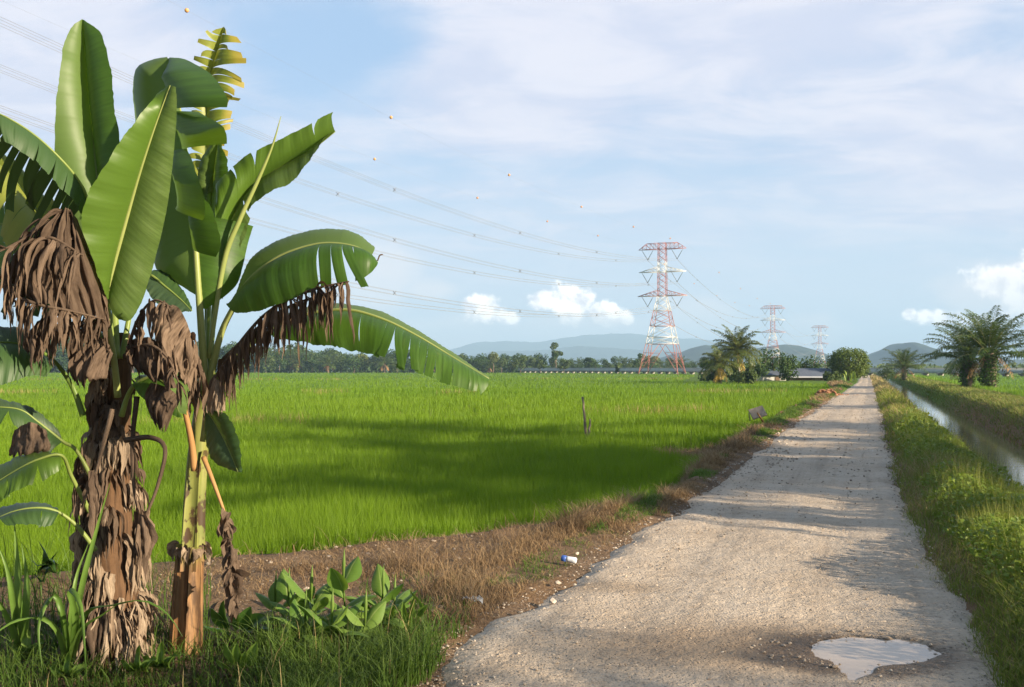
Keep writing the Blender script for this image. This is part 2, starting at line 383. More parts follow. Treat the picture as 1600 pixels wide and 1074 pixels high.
rz = -.085 * (1 - e0 * e0 * (3 - 2 * e0)) + (fbm(rx * 4, ryy * 4, 11) - .5) * .018 + (fbm(rx * 16, ryy * 16, 12, 3) - .5) * .012
uu = (rx - XL(ry)[:, None]) / (XR(ry) - XL(ry))[:, None]
for c in (.27, .72): rz -= .016 * np.exp(-((uu - c) / .10) ** 2)     # wheel tracks
sdv = sdist(rx, ryy) + (fbm(rx * 9, ryy * 9, 21, 3) - .5) * .05
near = np.hypot(rx - pc[0], ryy - pc[1]) < 1.2
rz = np.where(near, rz * (1 - .4 * np.clip((sdv + .25) / .25, 0, 1)) - .036 * np.clip((sdv + .035) / .07, 0, 1), rz)
g = Geo(); g.add(np.stack([rx, ryy, rz], -1), gridq(*rx.shape))
def roadm():
    m = bpy.data.materials.new('gravel_road'); m.use_nodes = True; m.node_tree.nodes.clear(); N = NT(m.node_tree)
    pos = N.n('ShaderNodeNewGeometry').outputs['Position']
    n1 = N.noise(pos, .9, 6, .62); n2 = N.noise(pos, 7, 5, .7); n3 = N.noise(pos, 60, 4, .7); n4 = N.noise(pos, 24, 3, .6)
    vo = N.n('ShaderNodeTexVoronoi', {'Vector': pos, 'Scale': 46.0}, feature='F1'); vd, vc = vo.outputs['Distance'], vo.outputs['Color']
    col = N.mix(N.ramp(n1, .35, .66), (.58, .475, .365), (.49, .39, .29))
    col = N.mix(N.m('MULTIPLY', N.ramp(n2, .48, .70), .55), col, (.34, .255, .18))
    vs = N.n('ShaderNodeSeparateColor', {0: vc}).outputs
    peb = N.m('MULTIPLY', N.ramp(vd, .42, .22), N.ramp(vs[0], .50, .60))
    pcol = N.mix(vs[1], (.26, .21, .17), (.60, .54, .46))
    col = N.mix(N.m('MULTIPLY', peb, .75), col, pcol)
    col = N.mix(N.m('MULTIPLY', N.ramp(n3, .58, .72), .6), col, (.20, .165, .135))
    col = N.mix(N.m('MULTIPLY', N.ramp(n3, .42, .30), .5), col, (.58, .52, .45))
    s = N.n('ShaderNodeSeparateXYZ', {0: pos}).outputs
    def stain(cx, cy, ax, ay, lo, hi):
        dx = N.m('DIVIDE', N.m('SUBTRACT', s[0], cx), ax); dy = N.m('DIVIDE', N.m('SUBTRACT', s[1], cy), ay)
        r = N.m('SQRT', N.m('ADD', N.m('MULTIPLY', dx, dx), N.m('MULTIPLY', dy, dy)))
        r = N.m('ADD', r, N.m('MULTIPLY', N.m('SUBTRACT', n2, .5), .9)); r = N.m('ADD', r, N.m('MULTIPLY', N.m('SUBTRACT', n1, .5), .9))
        return N.ramp(r, hi, lo)
    rl = N.m('SUBTRACT', N.m('MULTIPLY', s[0], .94), N.m('MULTIPLY', s[1], .345)); n6 = N.noise(N.vec(N.m('MULTIPLY', rl, 3.2), N.m('MULTIPLY', s[1], .10), 0), 1.0, 4, .6)
    col = N.mix(N.m('MULTIPLY', N.ramp(n6, .50, .68), .45), col, (.30, .235, .175)); col = N.mix(N.m('MULTIPLY', N.ramp(n6, .46, .32), .35), col, (.56, .485, .40))
    wet = stain(float(pc[0]) - .05, float(pc[1]) - .05, .62, .42, .75, 1.25)
    dirt = stain(float(pc[0]) - .65, float(pc[1]) + .12, 1.25, .62, .35, 1.25)
    col = N.mix(N.m('MULTIPLY', dirt, .62), col, (.235, .155, .092))
    col = N.mix(N.m('MULTIPLY', wet, .8), col, (.115, .078, .05))
    wet2 = stain(.72, 7.25, .55, .25, .3, 1.2)
    col = N.mix(N.m('MULTIPLY', wet2, .5), col, (.24, .17, .11))
    ro = N.m('SUBTRACT', .95, N.m('MULTIPLY', wet, .35))
    pb = N.n('ShaderNodeBsdfPrincipled', {'Base Color': col, 'Roughness': ro, 'Specular IOR Level': .2})
    hgt = N.m('ADD', N.m('ADD', N.m('MULTIPLY', peb, .55), N.m('MULTIPLY', n3, .55)), N.m('MULTIPLY', n4, .9))
    b = N.n('ShaderNodeBump', {'Strength': 1.0, 'Distance': .022, 'Height': hgt}); m.node_tree.links.new(b.outputs[0], pb.inputs['Normal'])
    N.n('ShaderNodeOutputMaterial', {'Surface': pb.outputs[0]}); return m
M_road = roadm()
tag(g.build('road', M_road), 'pale crushed stone farm track running straight to the trees', 'road', kind='structure')
# puddle water
g = Geo(); ex = pc + (pp - pc) * (1 + .12 / np.linalg.norm(pp - pc, axis=1))[:, None]
v = np.vstack([np.c_[ex, np.full(len(ex), -.016)], [[pc[0], pc[1], -.016]]]); k = len(ex)
g.add(v, None, [(i, (i + 1) % k, k) for i in range(k)])
def water(name, col, rough, ns, dist, spec=.5):
    m = bpy.data.materials.new(name); m.use_nodes = True; m.node_tree.nodes.clear(); N = NT(m.node_tree)
    pos = N.n('ShaderNodeNewGeometry').outputs['Position']
    pb = N.n('ShaderNodeBsdfPrincipled', {'Base Color': col, 'Roughness': rough, 'Specular IOR Level': spec, 'IOR': 1.33})
    b = N.n('ShaderNodeBump', {'Strength': 1.0, 'Distance': dist, 'Height': N.noise(N.scale(pos, (1, .7, 1)), ns, 3, .5)}); m.node_tree.links.new(b.outputs[0], pb.inputs['Normal'])
    N.n('ShaderNodeOutputMaterial', {'Surface': pb.outputs[0]}); return m
M_pud = water('puddle_water', (.46, .37, .29), .03, 3, .0005)
tag(g.build('puddle', M_pud), 'milky puddle reflecting the sky in the track', 'puddle', kind='structure')
# canal water
cy = np.concatenate([np.linspace(-8, 30, 40)[:-1], geom(30, 225, 60, 1.6)]); cx = np.linspace(1.45, 4.75, 14)
g = Geo(); wx = XR(cy)[:, None] + cx[None]; g.add(np.stack([wx, np.repeat(cy[:, None], 14, 1), np.full(wx.shape, ZW)], -1), gridq(*wx.shape))
M_can = water('canal_water', (.24, .185, .105), .06, 2.2, .004)
tag(g.build('canal', M_can), 'still brown irrigation water in the canal beside the track', 'water', kind='structure')

# ------------------------------------------------------------------ rice and grasses (nobody could count them)
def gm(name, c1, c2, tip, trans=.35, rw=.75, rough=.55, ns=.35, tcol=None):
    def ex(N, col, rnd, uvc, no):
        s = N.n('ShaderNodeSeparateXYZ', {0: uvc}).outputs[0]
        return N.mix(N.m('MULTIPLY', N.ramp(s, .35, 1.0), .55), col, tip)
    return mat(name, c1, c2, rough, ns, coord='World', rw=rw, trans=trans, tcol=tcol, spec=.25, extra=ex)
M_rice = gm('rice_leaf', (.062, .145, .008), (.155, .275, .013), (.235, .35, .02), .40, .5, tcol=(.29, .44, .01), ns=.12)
M_ricedry = gm('rice_bund_grass', (.22, .19, .06), (.36, .28, .10), (.40, .34, .14), .3)
g = Geo(); NB = 500000
ymin, ymax, pw = 6.6, 345.0, 1.5
a = rng.random(NB); Y = (ymin ** (1 - pw) + a * (ymax ** (1 - pw) - ymin ** (1 - pw))) ** (1 / (1 - pw))
xl = -.60 * Y - 3; xb = XB(Y)
X = xl + (xb - xl) * rng.random(NB)
edge_n = (fbm(X * 1.2, Y * 1.2, 31) - .5) * 1.2
keep = X < xb + edge_n * .5 - .05
# thinner and paler strips along the low bunds between plots
bund = np.minimum(np.abs(Y - (71 + .06 * X) - 3 * (fbm(X * .05, Y * 0, 9) - .5)) / 2.2, np.abs(Y - (36 + .5 * X)) / .7)
bund = np.minimum(bund, np.abs(Y - 150 - .1 * X) / 5)
onb = (bund < 1) & (vnoise(X * .22, Y * .15, 41) > .58)
keep &= ~(onb & (rng.random(NB) < .5))
X, Y, onb = X[keep], Y[keep], onb[keep]; n = len(X)
front = np.clip(1 - (XB(Y) - X) / .8, 0, 1)
w = np.maximum(.0055, Y * .00046) * (.7 + .6 * rng.random(n))
patch = fbm(X * .55, Y * .28, 51); 
hh = (.42 + .14 * (rng.random(n) - .5) + .34 * (patch - .5)) * np.where(Y > 40, 1.05, 1.0) * (1 - .25 * front * rng.random(n))
rr_ = np.clip(.45 * rng.random(n) + 1.5 * (fbm(X * .05, Y * .045, 61, 4) - .5) + .8 * (fbm(X * .4, Y * .4, 62, 3) - .5) + .25 + .35 * front * (Y < 20), 0, 1)
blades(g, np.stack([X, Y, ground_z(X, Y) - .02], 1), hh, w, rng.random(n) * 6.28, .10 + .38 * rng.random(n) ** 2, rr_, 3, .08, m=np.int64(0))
# the bund grass
ii = np.where(onb)[0]; kk = rng.choice(ii, min(len(ii), 6000)); 
blades(g, np.stack([X[kk] + rng.normal(0, .2, len(kk)), Y[kk], np.full(len(kk), ZF)], 1), .40 + .22 * rng.random(len(kk)), w[kk] * 1.1, rng.random(len(kk)) * 6.28, .3, rng.random(len(kk)), 2, 0, 1)
# closed canopy further off, a real layer of leaf below the blade tips
cr = geom(90, 350, 70, 1.7); cu = np.linspace(0, 1, 80)
cxl = -.62 * cr - 4; cxx = cxl[:, None] + (XB(cr) - .8 - cxl)[:, None] * cu[None]; cyy = np.repeat(cr[:, None], 80, 1)
cz = ZF + .12 + .08 * (fbm(cxx * .5, cyy * .3, 71) - .5); cz[0] = ZF - .1; cz[:, -1] = ZF - .1
g.add(np.stack([cxx, cyy, cz], -1), gridq(*cxx.shape), r=.35)
tag(g.build('rice_field', [M_rice, M_ricedry]), 'bright green young rice filling the wide paddy left of the track', 'rice', kind='stuff')

# right-hand rice beyond the canal
M_rice2 = gm('right_rice_leaf', (.06, .17, .012), (.15, .27, .02), (.22, .33, .03), .38, .5, tcol=(.28, .45, .02))
g = Geo(); nb = 50000; a = rng.random(nb); Y = (22 ** -.5 + a * (215 ** -.5 - 22 ** -.5)) ** -2
X = XR(Y) + 8.0 + rng.random(nb) ** 1.2 * (.62 * Y + 6 - .36 * Y).clip(4)
k_ = X < .62 * Y + 14; X, Y = X[k_], Y[k_]; n = len(X)
blades(g, np.stack([X, Y, ground_z(X, Y) - .02], 1), .40 + .15 * rng.random(n), np.maximum(.01, Y * .0007), rng.random(n) * 6.28, .3 * rng.random(n), rng.random(n), 2)
cr = geom(20, 216, 60, 1.5); cu = np.linspace(0, 1, 40); c0 = XR(cr) + 8.3; cxx = c0[:, None] + (.2 * cr + 40)[:, None] * cu[None]; cyy = np.repeat(cr[:, None], 40, 1)
cz = ground_z(cxx, cyy) * 0 - .02 + .08 * (fbm(cxx * .5, cyy * .3, 72) - .5); cz[:, 0] = -.4; cz[0] = -.5
g.add(np.stack([cxx, cyy, cz], -1), gridq(*cxx.shape), r=.4)
tag(g.build('right_rice_field', M_rice2), 'green rice field on the far side of the canal', 'rice', kind='stuff')

# dry grass on the berm between rice and track
M_dry = gm('dry_grass_leaf', (.16, .098, .052), (.42, .29, .15), (.50, .38, .22), .25, .7, .8, .9)
M_dryg = gm('berm_green_leaf', (.06, .13, .012), (.14, .22, .03), (.2, .28, .05), .35)
g = Geo(); nb = 95000; a = rng.random(nb); Y = (6.2 ** -.6 + a * (112 ** -.6 - 6.2 ** -.6)) ** (-1 / .6)
wb = np.maximum(XL(Y) - XB(Y), .3); f = rng.random(nb); X = XL(Y) + .12 - f * np.minimum(wb + .2, 3.6)
dens = fbm(X * 1.6, Y * 1.1, 81); dl = XL(Y) - X
bare = (fbm(X * .9, Y * .9, 83) < .56) & (dl > 1.0) & (Y < 12)
keep = (dens > .33) & ~(bare & (rng.random(nb) < .93)) & ~((Y < 6.8) & (dl > 1.2)) & (dl > .05 + .25 * fbm(X * 3, Y * 3, 84))
X, Y, dens, dl = X[keep], Y[keep], dens[keep], dl[keep]; n = len(X)
gr = (dl < .6 + .9 * (Y > 26)) & (fbm(X * .9, Y * .5, 87) > np.where(Y > 26, .38, .50))
hh = (.05 + .30 * rng.random(n) ** 1.6) * (.5 + 1.0 * np.clip((dens - .33) / .3, 0, 1)) * np.where(gr, .55, 1) * np.clip(dl / .5, .4, 1) * np.where(Y < 10, .75, .8)
w = np.maximum(.005, Y * .0006) * (.7 + .6 * rng.random(n))
for sel, mi in ((~gr, 0), (gr, 1)):
    s_ = sel; n_ = s_.sum()
    blades(g, np.stack([X[s_], Y[s_], ground_z(X[s_], Y[s_]) - .015], 1), hh[s_], w[s_], rng.random(n_) * 6.28, .25 + .9 * rng.random(n_), np.clip(.6 * rng.random(n_) + .8 * (vnoise(X[s_] * .7, Y[s_] * .5, 88) - .35), 0, 1), 3, .25, mi)
n_ = 26000; Y = 6.3 + 7.5 * rng.random(n_); f = rng.random(n_); X = XL(Y) - .1 - f * np.minimum(np.maximum(XL(Y) - XB(Y), .3) + .1, 3.4); k_ = (fbm(X * 2.5, Y * 2.5, 89) > .42) & ~((Y < 6.8) & (XL(Y) - X > 1.2)); X, Y = X[k_], Y[k_]; n_ = len(X)
blades(g, np.stack([X, Y, ground_z(X, Y) - .005], 1), .015 + .06 * rng.random(n_) ** 2, .004 + .004 * rng.random(n_), rng.random(n_) * 6.28, .4 + 2.2 * rng.random(n_), rng.random(n_), 2, .3, 0)
tag(g.build('dry_grass', [M_dry, M_dryg]), 'dead brown grass on the low berm between rice and track', 'dry grass', kind='stuff')

# verge right of the track: grass and creeper down to the canal
M_vg = gm('verge_grass_leaf', (.10, .165, .016), (.24, .285, .045), (.36, .34, .08), .34, .6)
M_cr = mat('creeper_leaf', (.075, .16, .016), (.25, .31, .04), .5, 1.2, coord='World', rw=.65, trans=.28, tcol=(.3, .42, .03), spec=.3)
M_vd = gm('verge_straw', (.24, .19, .08), (.42, .32, .14), (.45, .36, .18), .25)
g = Geo(); nb = 72000; a = rng.random(nb); Y = (4.2 ** -.7 + a * (190 ** -.7 - 4.2 ** -.7)) ** (-1 / .7)
f = rng.random(nb); X = XR(Y) + (-.30 + .55 * fbm(Y * .9, Y * 0, 91)) + f * 1.95
dr = X - XR(Y); dn = fbm(X * 1.1, Y * .8, 92); mix_ = fbm(X * .45, Y * .30, 93)
hh = (.08 + .34 * rng.random(nb) ** 1.5) * np.clip(.30 + dr / .8, .3, 1) * np.clip(1.7 - dr * .6, .4, 1) * (.55 + .9 * dn) * np.where(Y > 40, 1.35, 1)
w = np.maximum(.0055, Y * .00065) * (.7 + .6 * rng.random(nb))
dead = (rng.random(nb) < .10 + .3 * (fbm(X * .8, Y * .5, 97) > .55)) | ((Y > 62) & (dr < 1.8) & (rng.random(nb) < .75))
vine = (Y > 6.2) & (Y < 24) & (dr > .35) & (mix_ > .36)
keep = ~(vine & (rng.random(nb) < .55)); 
b0 = np.stack([X, Y, ground_z(X, Y) - .015], 1)
for s_, mi in ((keep & ~dead, 0), (keep & dead, 1)):
    n_ = s_.sum(); blades(g, b0[s_], hh[s_] * (1.1 if mi else 1), w[s_], rng.random(n_) * 6.28, .2 + .8 * rng.random(n_), np.clip(.55 * rng.random(n_) + .45 * dn[s_], 0, 1), 3, .2, mi)
tag(g.build('verge_grass', [M_vg, M_vd]), 'mixed green and straw grass between track and canal', 'grass', kind='stuff')
g = Geo(); nb = 46000; a = rng.random(nb); Y = (4.6 ** -.5 + a * (34 ** -.5 - 4.6 ** -.5)) ** -2
X = XR(Y) + .25 + rng.random(nb) * 1.75; dr = X - XR(Y)
mix_ = fbm(X * .45, Y * .30, 93); lump = fbm(X * 1.3, Y * 1.0, 95)
p_ = np.where((Y > 6.0) & (Y < 25), 1, .25) * (mix_ > .33) * np.clip(dr / .5, .15, 1); keep = rng.random(nb) < p_
X, Y, dr, lump = X[keep], Y[keep], dr[keep], lump[keep]; n = len(X)
top = (.14 + .62 * np.clip(lump - .25, 0, 1)) * np.clip(dr / .6, .3, 1) * np.clip(2.3 - dr, .3, 1)
zz = ground_z(X, Y) + top * (.25 + .75 * rng.random(n) ** .6)
leafquads(g, np.stack([X, Y, zz], 1), np.maximum(.040, Y * .0030) * (.5 + 1.0 * rng.random(n)), np.tile((.15, -.25, .8), (n, 1)), np.clip(.65 * rng.random(n) + .35 * vnoise(X * 2, Y * 2, 99), 0, 1), 0, .8)
n_ = 9000; kk = rng.choice(n, n_)                                   # leaf stalks and runners
blades(g, np.stack([X[kk], Y[kk], ground_z(X[kk], Y[kk])], 1), top[kk] * (1.0 + .6 * rng.random(n_)) + .05, np.maximum(.004, Y[kk] * .0005), rng.random(n_) * 6.28, .4 * rng.random(n_), rng.random(n_), 2, 0, 1)
tag(g.build('creeper', [M_cr, M_vg]), 'leafy green creeper mounded over the verge beside the canal', 'creeper', kind='stuff')

# far bank of the canal
g = Geo(); nb = 60000; a = rng.random(nb); Y = (14 ** -.6 + a * (200 ** -.6 - 14 ** -.6)) ** (-1 / .6)
X = XR(Y) + 4.25 + rng.random(nb) * 4.4; dr = X - XR(Y); dn = fbm(X * .9, Y * .5, 101)
w = np.maximum(.008, Y * .00065) * (.7 + .6 * rng.random(nb)); hh = (.12 + .25 * rng.random(nb)) * (.6 + .8 * dn) * np.where(dr < 4.6, .6, 1)
dead = rng.random(nb) < .14
b0 = np.stack([X, Y, ground_z(X, Y) - .02], 1)
for s_, mi in ((~dead, 0), (dead, 1)):
    n_ = s_.sum(); blades(g, b0[s_], hh[s_], w[s_], rng.random(n_) * 6.28, .3 + .9 * rng.random(n_), np.clip(.5 * rng.random(n_) + .5 * dn[s_], 0, 1), 2, .2, mi)
M_bk = gm('bank_grass_leaf', (.11, .17, .025), (.26, .30, .06), (.32, .34, .09), .3, .6)
tag(g.build('bank_grass', [M_bk, M_vd]), 'tufted green grass on the far bank of the canal', 'grass', kind='stuff')

# loose stones
M_st = mat('stone', (.22, .17, .13), (.58, .50, .41), .95, 12, coord='World', rw=.75, bump=.004, spec=.15)
g = Geo(); nb = 9000; a = rng.random(nb); Y = (4.6 ** -.6 + a * (60 ** -.6 - 4.6 ** -.6)) ** (-1 / .6)
u = rng.random(nb); u = np.where(rng.random(nb) < .38, .30 * u ** 1.6 - .07, np.where(rng.random(nb) < .2, .97 + .06 * u, u))
X = XL(Y) + (XR(Y) - XL(Y)) * u; sz = (.003 + .012 * rng.random(nb) ** 3.5) * np.clip(Y / 9, .8, 2.2) * np.where(u < .12, 1.2, 1)
k_ = sdist(X, Y) < .0; X, Y, sz = X[k_], Y[k_], sz[k_]
stones(g, np.stack([X, Y, np.where(u[k_] < 0, ground_z(X, Y), -.004) + sz * .2], 1), sz, rng.random(len(X)))
n_ = 1300; X = XL(6.0) - rng.random(n_) * 2.8; Y = 6.5 + rng.random(n_) * 4.5; sz = .004 + .024 * rng.random(n_) ** 5
stones(g, np.stack([X, Y, ground_z(X, Y) + sz * .1], 1), sz, rng.random(n_) * .5)
# a collar of clods round the puddle
n_ = 260; an = rng.random(n_) * 6.28; q = np.stack([pc[0] + np.cos(an) * (.40 + .5 * rng.random(n_)), pc[1] + np.sin(an) * (.16 + .3 * rng.random(n_))], 1); k_ = sdist(q[:, 0], q[:, 1]) < .01
q = q[k_]; sz = .004 + .016 * rng.random(len(q)) ** 2.5; stones(g, np.c_[q, sz * .1 - .004], sz, rng.random(len(q)) * .45)
tag(g.build('gravel', M_st, smooth=False), 'loose stones and clods scattered over the track and its edge', 'gravel', kind='stuff')
# ------------------------------------------------------------------ hills
M_hill = mat('hill_forest', (.010, .026, .016), (.030, .052, .026), .95, .02, coord='World', rw=.25, detail=6)
def hill(name, label, prof, Y, depth, seed, bumps):
    pr = np.array([P(a, b, Y)[[0, 2]] for a, b in prof]); pr = pr[np.argsort(pr[:, 0])]
    xs = np.linspace(pr[0, 0], pr[-1, 0], 220); top = np.interp(xs, pr[:, 0], pr[:, 1]) + .8
    ys = np.linspace(-1, 1, 60); hx = np.repeat(xs[:, None], 60, 1)
    hh = top[:, None] * np.exp(-(ys[None] * 1.7) ** 2) + bumps * (fbm(hx / (depth * .12), ys[None] * 8 + 0 * hx, seed, 5) - .45) * np.exp(-(ys[None] * 1.3) ** 2)
    hh = np.where(np.abs(ys)[None] > .97, -2, hh) - 1.0
    g = Geo(); g.add(np.stack([hx, Y + ys[None] * depth + 0 * hx, hh], -1), gridq(*hx.shape), r=np.clip(fbm(hx / 20, ys[None] * 30, seed + 5), 0, 1).ravel())
    return tag(g.build(name, M_hill), label, 'hill', kind='structure')
hill('hill', 'low forested hill behind the power pylons', [(960, 578), (1000, 569), (1040, 558), (1072, 548), (1100, 541), (1125, 543), (1160, 549), (1190, 543), (1225, 540), (1245, 542), (1262, 548), (1290, 560), (1320, 570), (1350, 576)], 2000, 400, 201, 9)
hill('hill', 'round topped forested hill beyond the end of the track', [(1310, 578), (1345, 566), (1375, 557), (1393, 546), (1405, 538), (1415, 536), (1428, 539), (1445, 550), (1470, 559), (1510, 563), (1560, 566), (1600, 562), (1660, 570), (1720, 578)], 1950, 400, 202, 8)
hill('hill', 'far blue mountain range on the left of the pylons', [(520, 574), (640, 562), (700, 548), (745, 536), (790, 533), (830, 536), (870, 530), (920, 524), (985, 521), (1040, 527), (1110, 532), (1200, 545), (1300, 560), (1380, 574)], 6500, 800, 203, 24)
hill('hill', 'faint nearer blue ridge under the mountain range', [(600, 577), (680, 564), (780, 549), (850, 548), (900, 541), (960, 545), (1040, 548), (1130, 556), (1240, 572)], 4700, 600, 204, 14)

# ------------------------------------------------------------------ trees of the far line
M_bark = mat('bark', (.10, .075, .055), (.22, .17, .13), .9, 8, stretch=(1, 1, .3), bump=.02)
M_cro = [mat('crown_leaf', a, b, .6, 2.0, rw=.7, trans=.22, tcol=c, spec=.25) for a, b, c in
         (((.020, .048, .012), (.065, .115, .022), (.14, .22, .02)), ((.035, .065, .014), (.10, .14, .03), (.2, .26, .03)), ((.06, .09, .02), (.17, .19, .05), (.26, .3, .05)))]
M_palm = mat('palm_leaf', (.036, .075, .012), (.115, .16, .026), .5, 2.0, rw=.7, trans=.2, tcol=(.2, .28, .03), spec=.4)
def crown_cloud(g, cl, n, size, m=0):
    cl = np.asarray(cl, float); wgt = (cl[:, 3] * cl[:, 3]); wgt = wgt / wgt.sum()
    i = rng.choice(len(cl), n, p=wgt); d = nrm(rng.normal(0, 1, (n, 3))); rad = (.55 + .5 * rng.random(n) ** .6)
    pos = cl[i, :3] + d * (cl[i, 3] * rad)[:, None] * np.array((1, 1, .85))
    leafquads(g, pos, size * (.6 + .8 * rng.random(n)), d + np.array((0, 0, .35)), np.clip(.5 * rng.random(n) + .5 * rng.random(len(cl))[i], 0, 1), m, .7)
def make_tree(name, label, h, w, kind, loc=(0, 0, 0), n=900, leaf=.5, mi=0, group=None, trunk=.35, ncl=16):
    loc = np.asarray(loc, float)
    t = thing(name, label, 'tree', loc, group)
    g = Geo(); th = h * trunk
    pth = catmull([loc, loc + (.05 * w, 0, th * .5), loc + (0, .04 * w, h * .7)], 6); tube(g, pth, np.linspace(h * .028, h * .01, 6), 6)
    cl = []
    for k in range(ncl):
        a = rng.random() * 6.28; r_ = rng.random() ** .6 * w * .36; zz = th + (h - th) * (.12 + .72 * rng.random())
        sh = 1 - .75 * abs((zz - th) / (h - th) - .45)
        c = loc + np.array((math.cos(a) * r_ * sh, math.sin(a) * r_ * sh, zz)); cl.append((*c, w * (.13 + .10 * rng.random())))
        if k % 3 == 0: tube(g, [pth[3], (pth[4] + c) / 2 + (0, 0, -.05 * h), c], [h * .012, h * .008, h * .003], 5)
    g.build('trunk', M_bark, t)
    g = Geo(); crown_cloud(g, cl, n, leaf); g.build('crown', M_cro[mi], t, smooth=False)
    return t
def frond(g, base, az, el, L, droop, nl, ll, lw, r=.5, m=0, mr=1, vee=.35, hang=.35, rr=.03):
    n = 10; s = np.linspace(0, 1, n); e = el - droop * s ** 1.4
    st = np.stack([np.cos(e) * math.cos(az), np.cos(e) * math.sin(az), np.sin(e)], 1) * (L / (n - 1))
    p = np.asarray(base) + np.concatenate([[np.zeros(3)], np.cumsum(st[:-1], 0)])
    tube(g, p, np.linspace(rr, rr * .25, n), 4, r, mr, False)
    f = np.linspace(.12, 1, nl); q = np.stack([np.interp(f, s, p[:, k]) for k in range(3)], 1); T = nrm(np.stack([np.interp(f, s, st[:, k]) for k in range(3)], 1))
    S = nrm(np.cross(T, np.array((0, 0, 1.)))); U = np.cross(S, T)
    for sg in (-1, 1):
        l = ll * (np.sin(np.pi * (.12 + .82 * f)) ** .6) * (.8 + .4 * rng.random(nl)); jit = rng.normal(0, .16, (nl, 3))
        d = nrm(sg * S + .55 * T + vee * U + jit); d2 = nrm(d + np.array((0, 0, -2 * hang)))
        mid = q + d * (l * .5)[:, None]; tip = mid + d2 * (l * .5)[:, None]; wd = nrm(np.cross(d, U)) * (lw * .5)
        V = np.stack([q, mid + wd, tip, mid - wd], 1); g.add(V.reshape(-1, 3), np.arange(nl * 4).reshape(-1, 4), None, np.repeat(np.clip(r + rng.normal(0, .2, nl), 0, 1), 4), None, m)
M_rach = mat('frond_stalk', (.12, .14, .04), (.26, .24, .09), .6, 4)
M_fern = mat('trunk_fern', (.03, .075, .012), (.10, .17, .03), .6, 3, rw=.7, trans=.2, tcol=(.2, .3, .03))
M_thatch = mat('dead_frond', (.16, .09, .04), (.36, .22, .10), .85, 3, rw=.7)
def oil_palm(label, loc, h, L, nf, seed, group=None, fern=900, name='oil_palm', tr=.38, nl=34, lw=.06, ll=.85):
    loc = np.asarray(loc, float)
    t = thing(name, label, 'palm tree', loc, group); top = loc + (0, 0, h)
    g = Geo(); zz = np.linspace(0, 1, 12); tube(g, loc + np.stack([.06 * np.sin(zz * 3 + seed), .05 * np.cos(zz * 2.3 + seed), zz * h], 1), tr * (1 - .12 * zz), 10, rough=.25); g.build('trunk', M_bark, t)
    if fern:
        g = Geo(); a = rng.random(fern) * 6.28; z_ = rng.random(fern) ** .9 * (h + .35); rad = tr * (.75 + .75 * rng.random(fern) ** 1.5) * (1 + .35 * (vnoise(a * 1.5, z_ * 2, 3 + int(seed)) - .5)) * np.clip((h + .6 - z_) / .6, .3, 1)
        leafquads(g, loc + np.stack([np.cos(a) * rad, np.sin(a) * rad, z_], 1), .13 + .16 * rng.random(fern), np.stack([np.cos(a), np.sin(a), .3 + 0 * a], 1), np.clip(.7 * rng.random(fern) + .3 * vnoise(z_ * 2, a, seed), 0, 1), 0, .5)
        g.build('trunk_ferns', M_fern, t, smooth=False)
    g = Geo(); d = Geo()
    for k in range(nf):
        f = k / nf; az = k * 2.399 + seed; el = R(86 - 78 * f ** .9) + random.gauss(0, .08)
        b = top + np.array((math.cos(az), math.sin(az), 0)) * tr * .5 + (0, 0, .25 - .5 * f)
        frond(g, b, az, el, L * (.82 + .3 * random.random()) * (.75 + .25 * min(1, f * 4)), R(48 + 26 * random.random()), nl, ll, lw, random.random() * .6 + .1, 0, 1, .3 - .3 * f, .45, .035)
    g.build('fronds', [M_palm, M_rach], t)
    for k in range(4):
        az = k * 1.7 + seed; frond(d, top + (math.cos(az) * tr, math.sin(az) * tr, -.25), az, R(-35), L * .5, R(45), 14, ll * .6, lw, .5, 0, 0, -.2, .8, .03)
    d.build('dead_fronds', M_thatch, t)
    return t

protos = []
specs = [('broadleaf_tree', 'dark rounded tree in the long tree line behind the rice', 9, 8, 0), ('broadleaf_tree', 'olive bushy tree in the long tree line behind the rice', 7.5, 8, 1),
         ('tall_tree', 'tall thin crowned tree rising over the far tree line', 12.5, 6.5, 1), ('broadleaf_tree', 'pale yellowish bushy tree in the far tree line', 6.5, 6, 2),
         ('broadleaf_tree', 'broad dark tree with a flat top in the far tree line', 8, 11, 0)]
def at(px, Y, z=ZF): return np.array(((px - 800) / F * Y, Y, z))
GT = 'trees of the far tree line'
for i, (nm, lb, h, w, mi) in enumerate(specs):
    protos.append((make_tree(nm, lb, h, w, 0, at([470, 560, 868, 430, 760][i], 372), 1000, .62, mi, GT, .5 if i == 2 else .16, 7 if i == 2 else 16), h))
pl = oil_palm('feathery oil palm standing in the far tree line', at(1010, 366), 3.2, 5.2, 30, 3.0, 'palms of the far tree line', 0, nl=16, lw=.22, ll=1.3)
k = 0
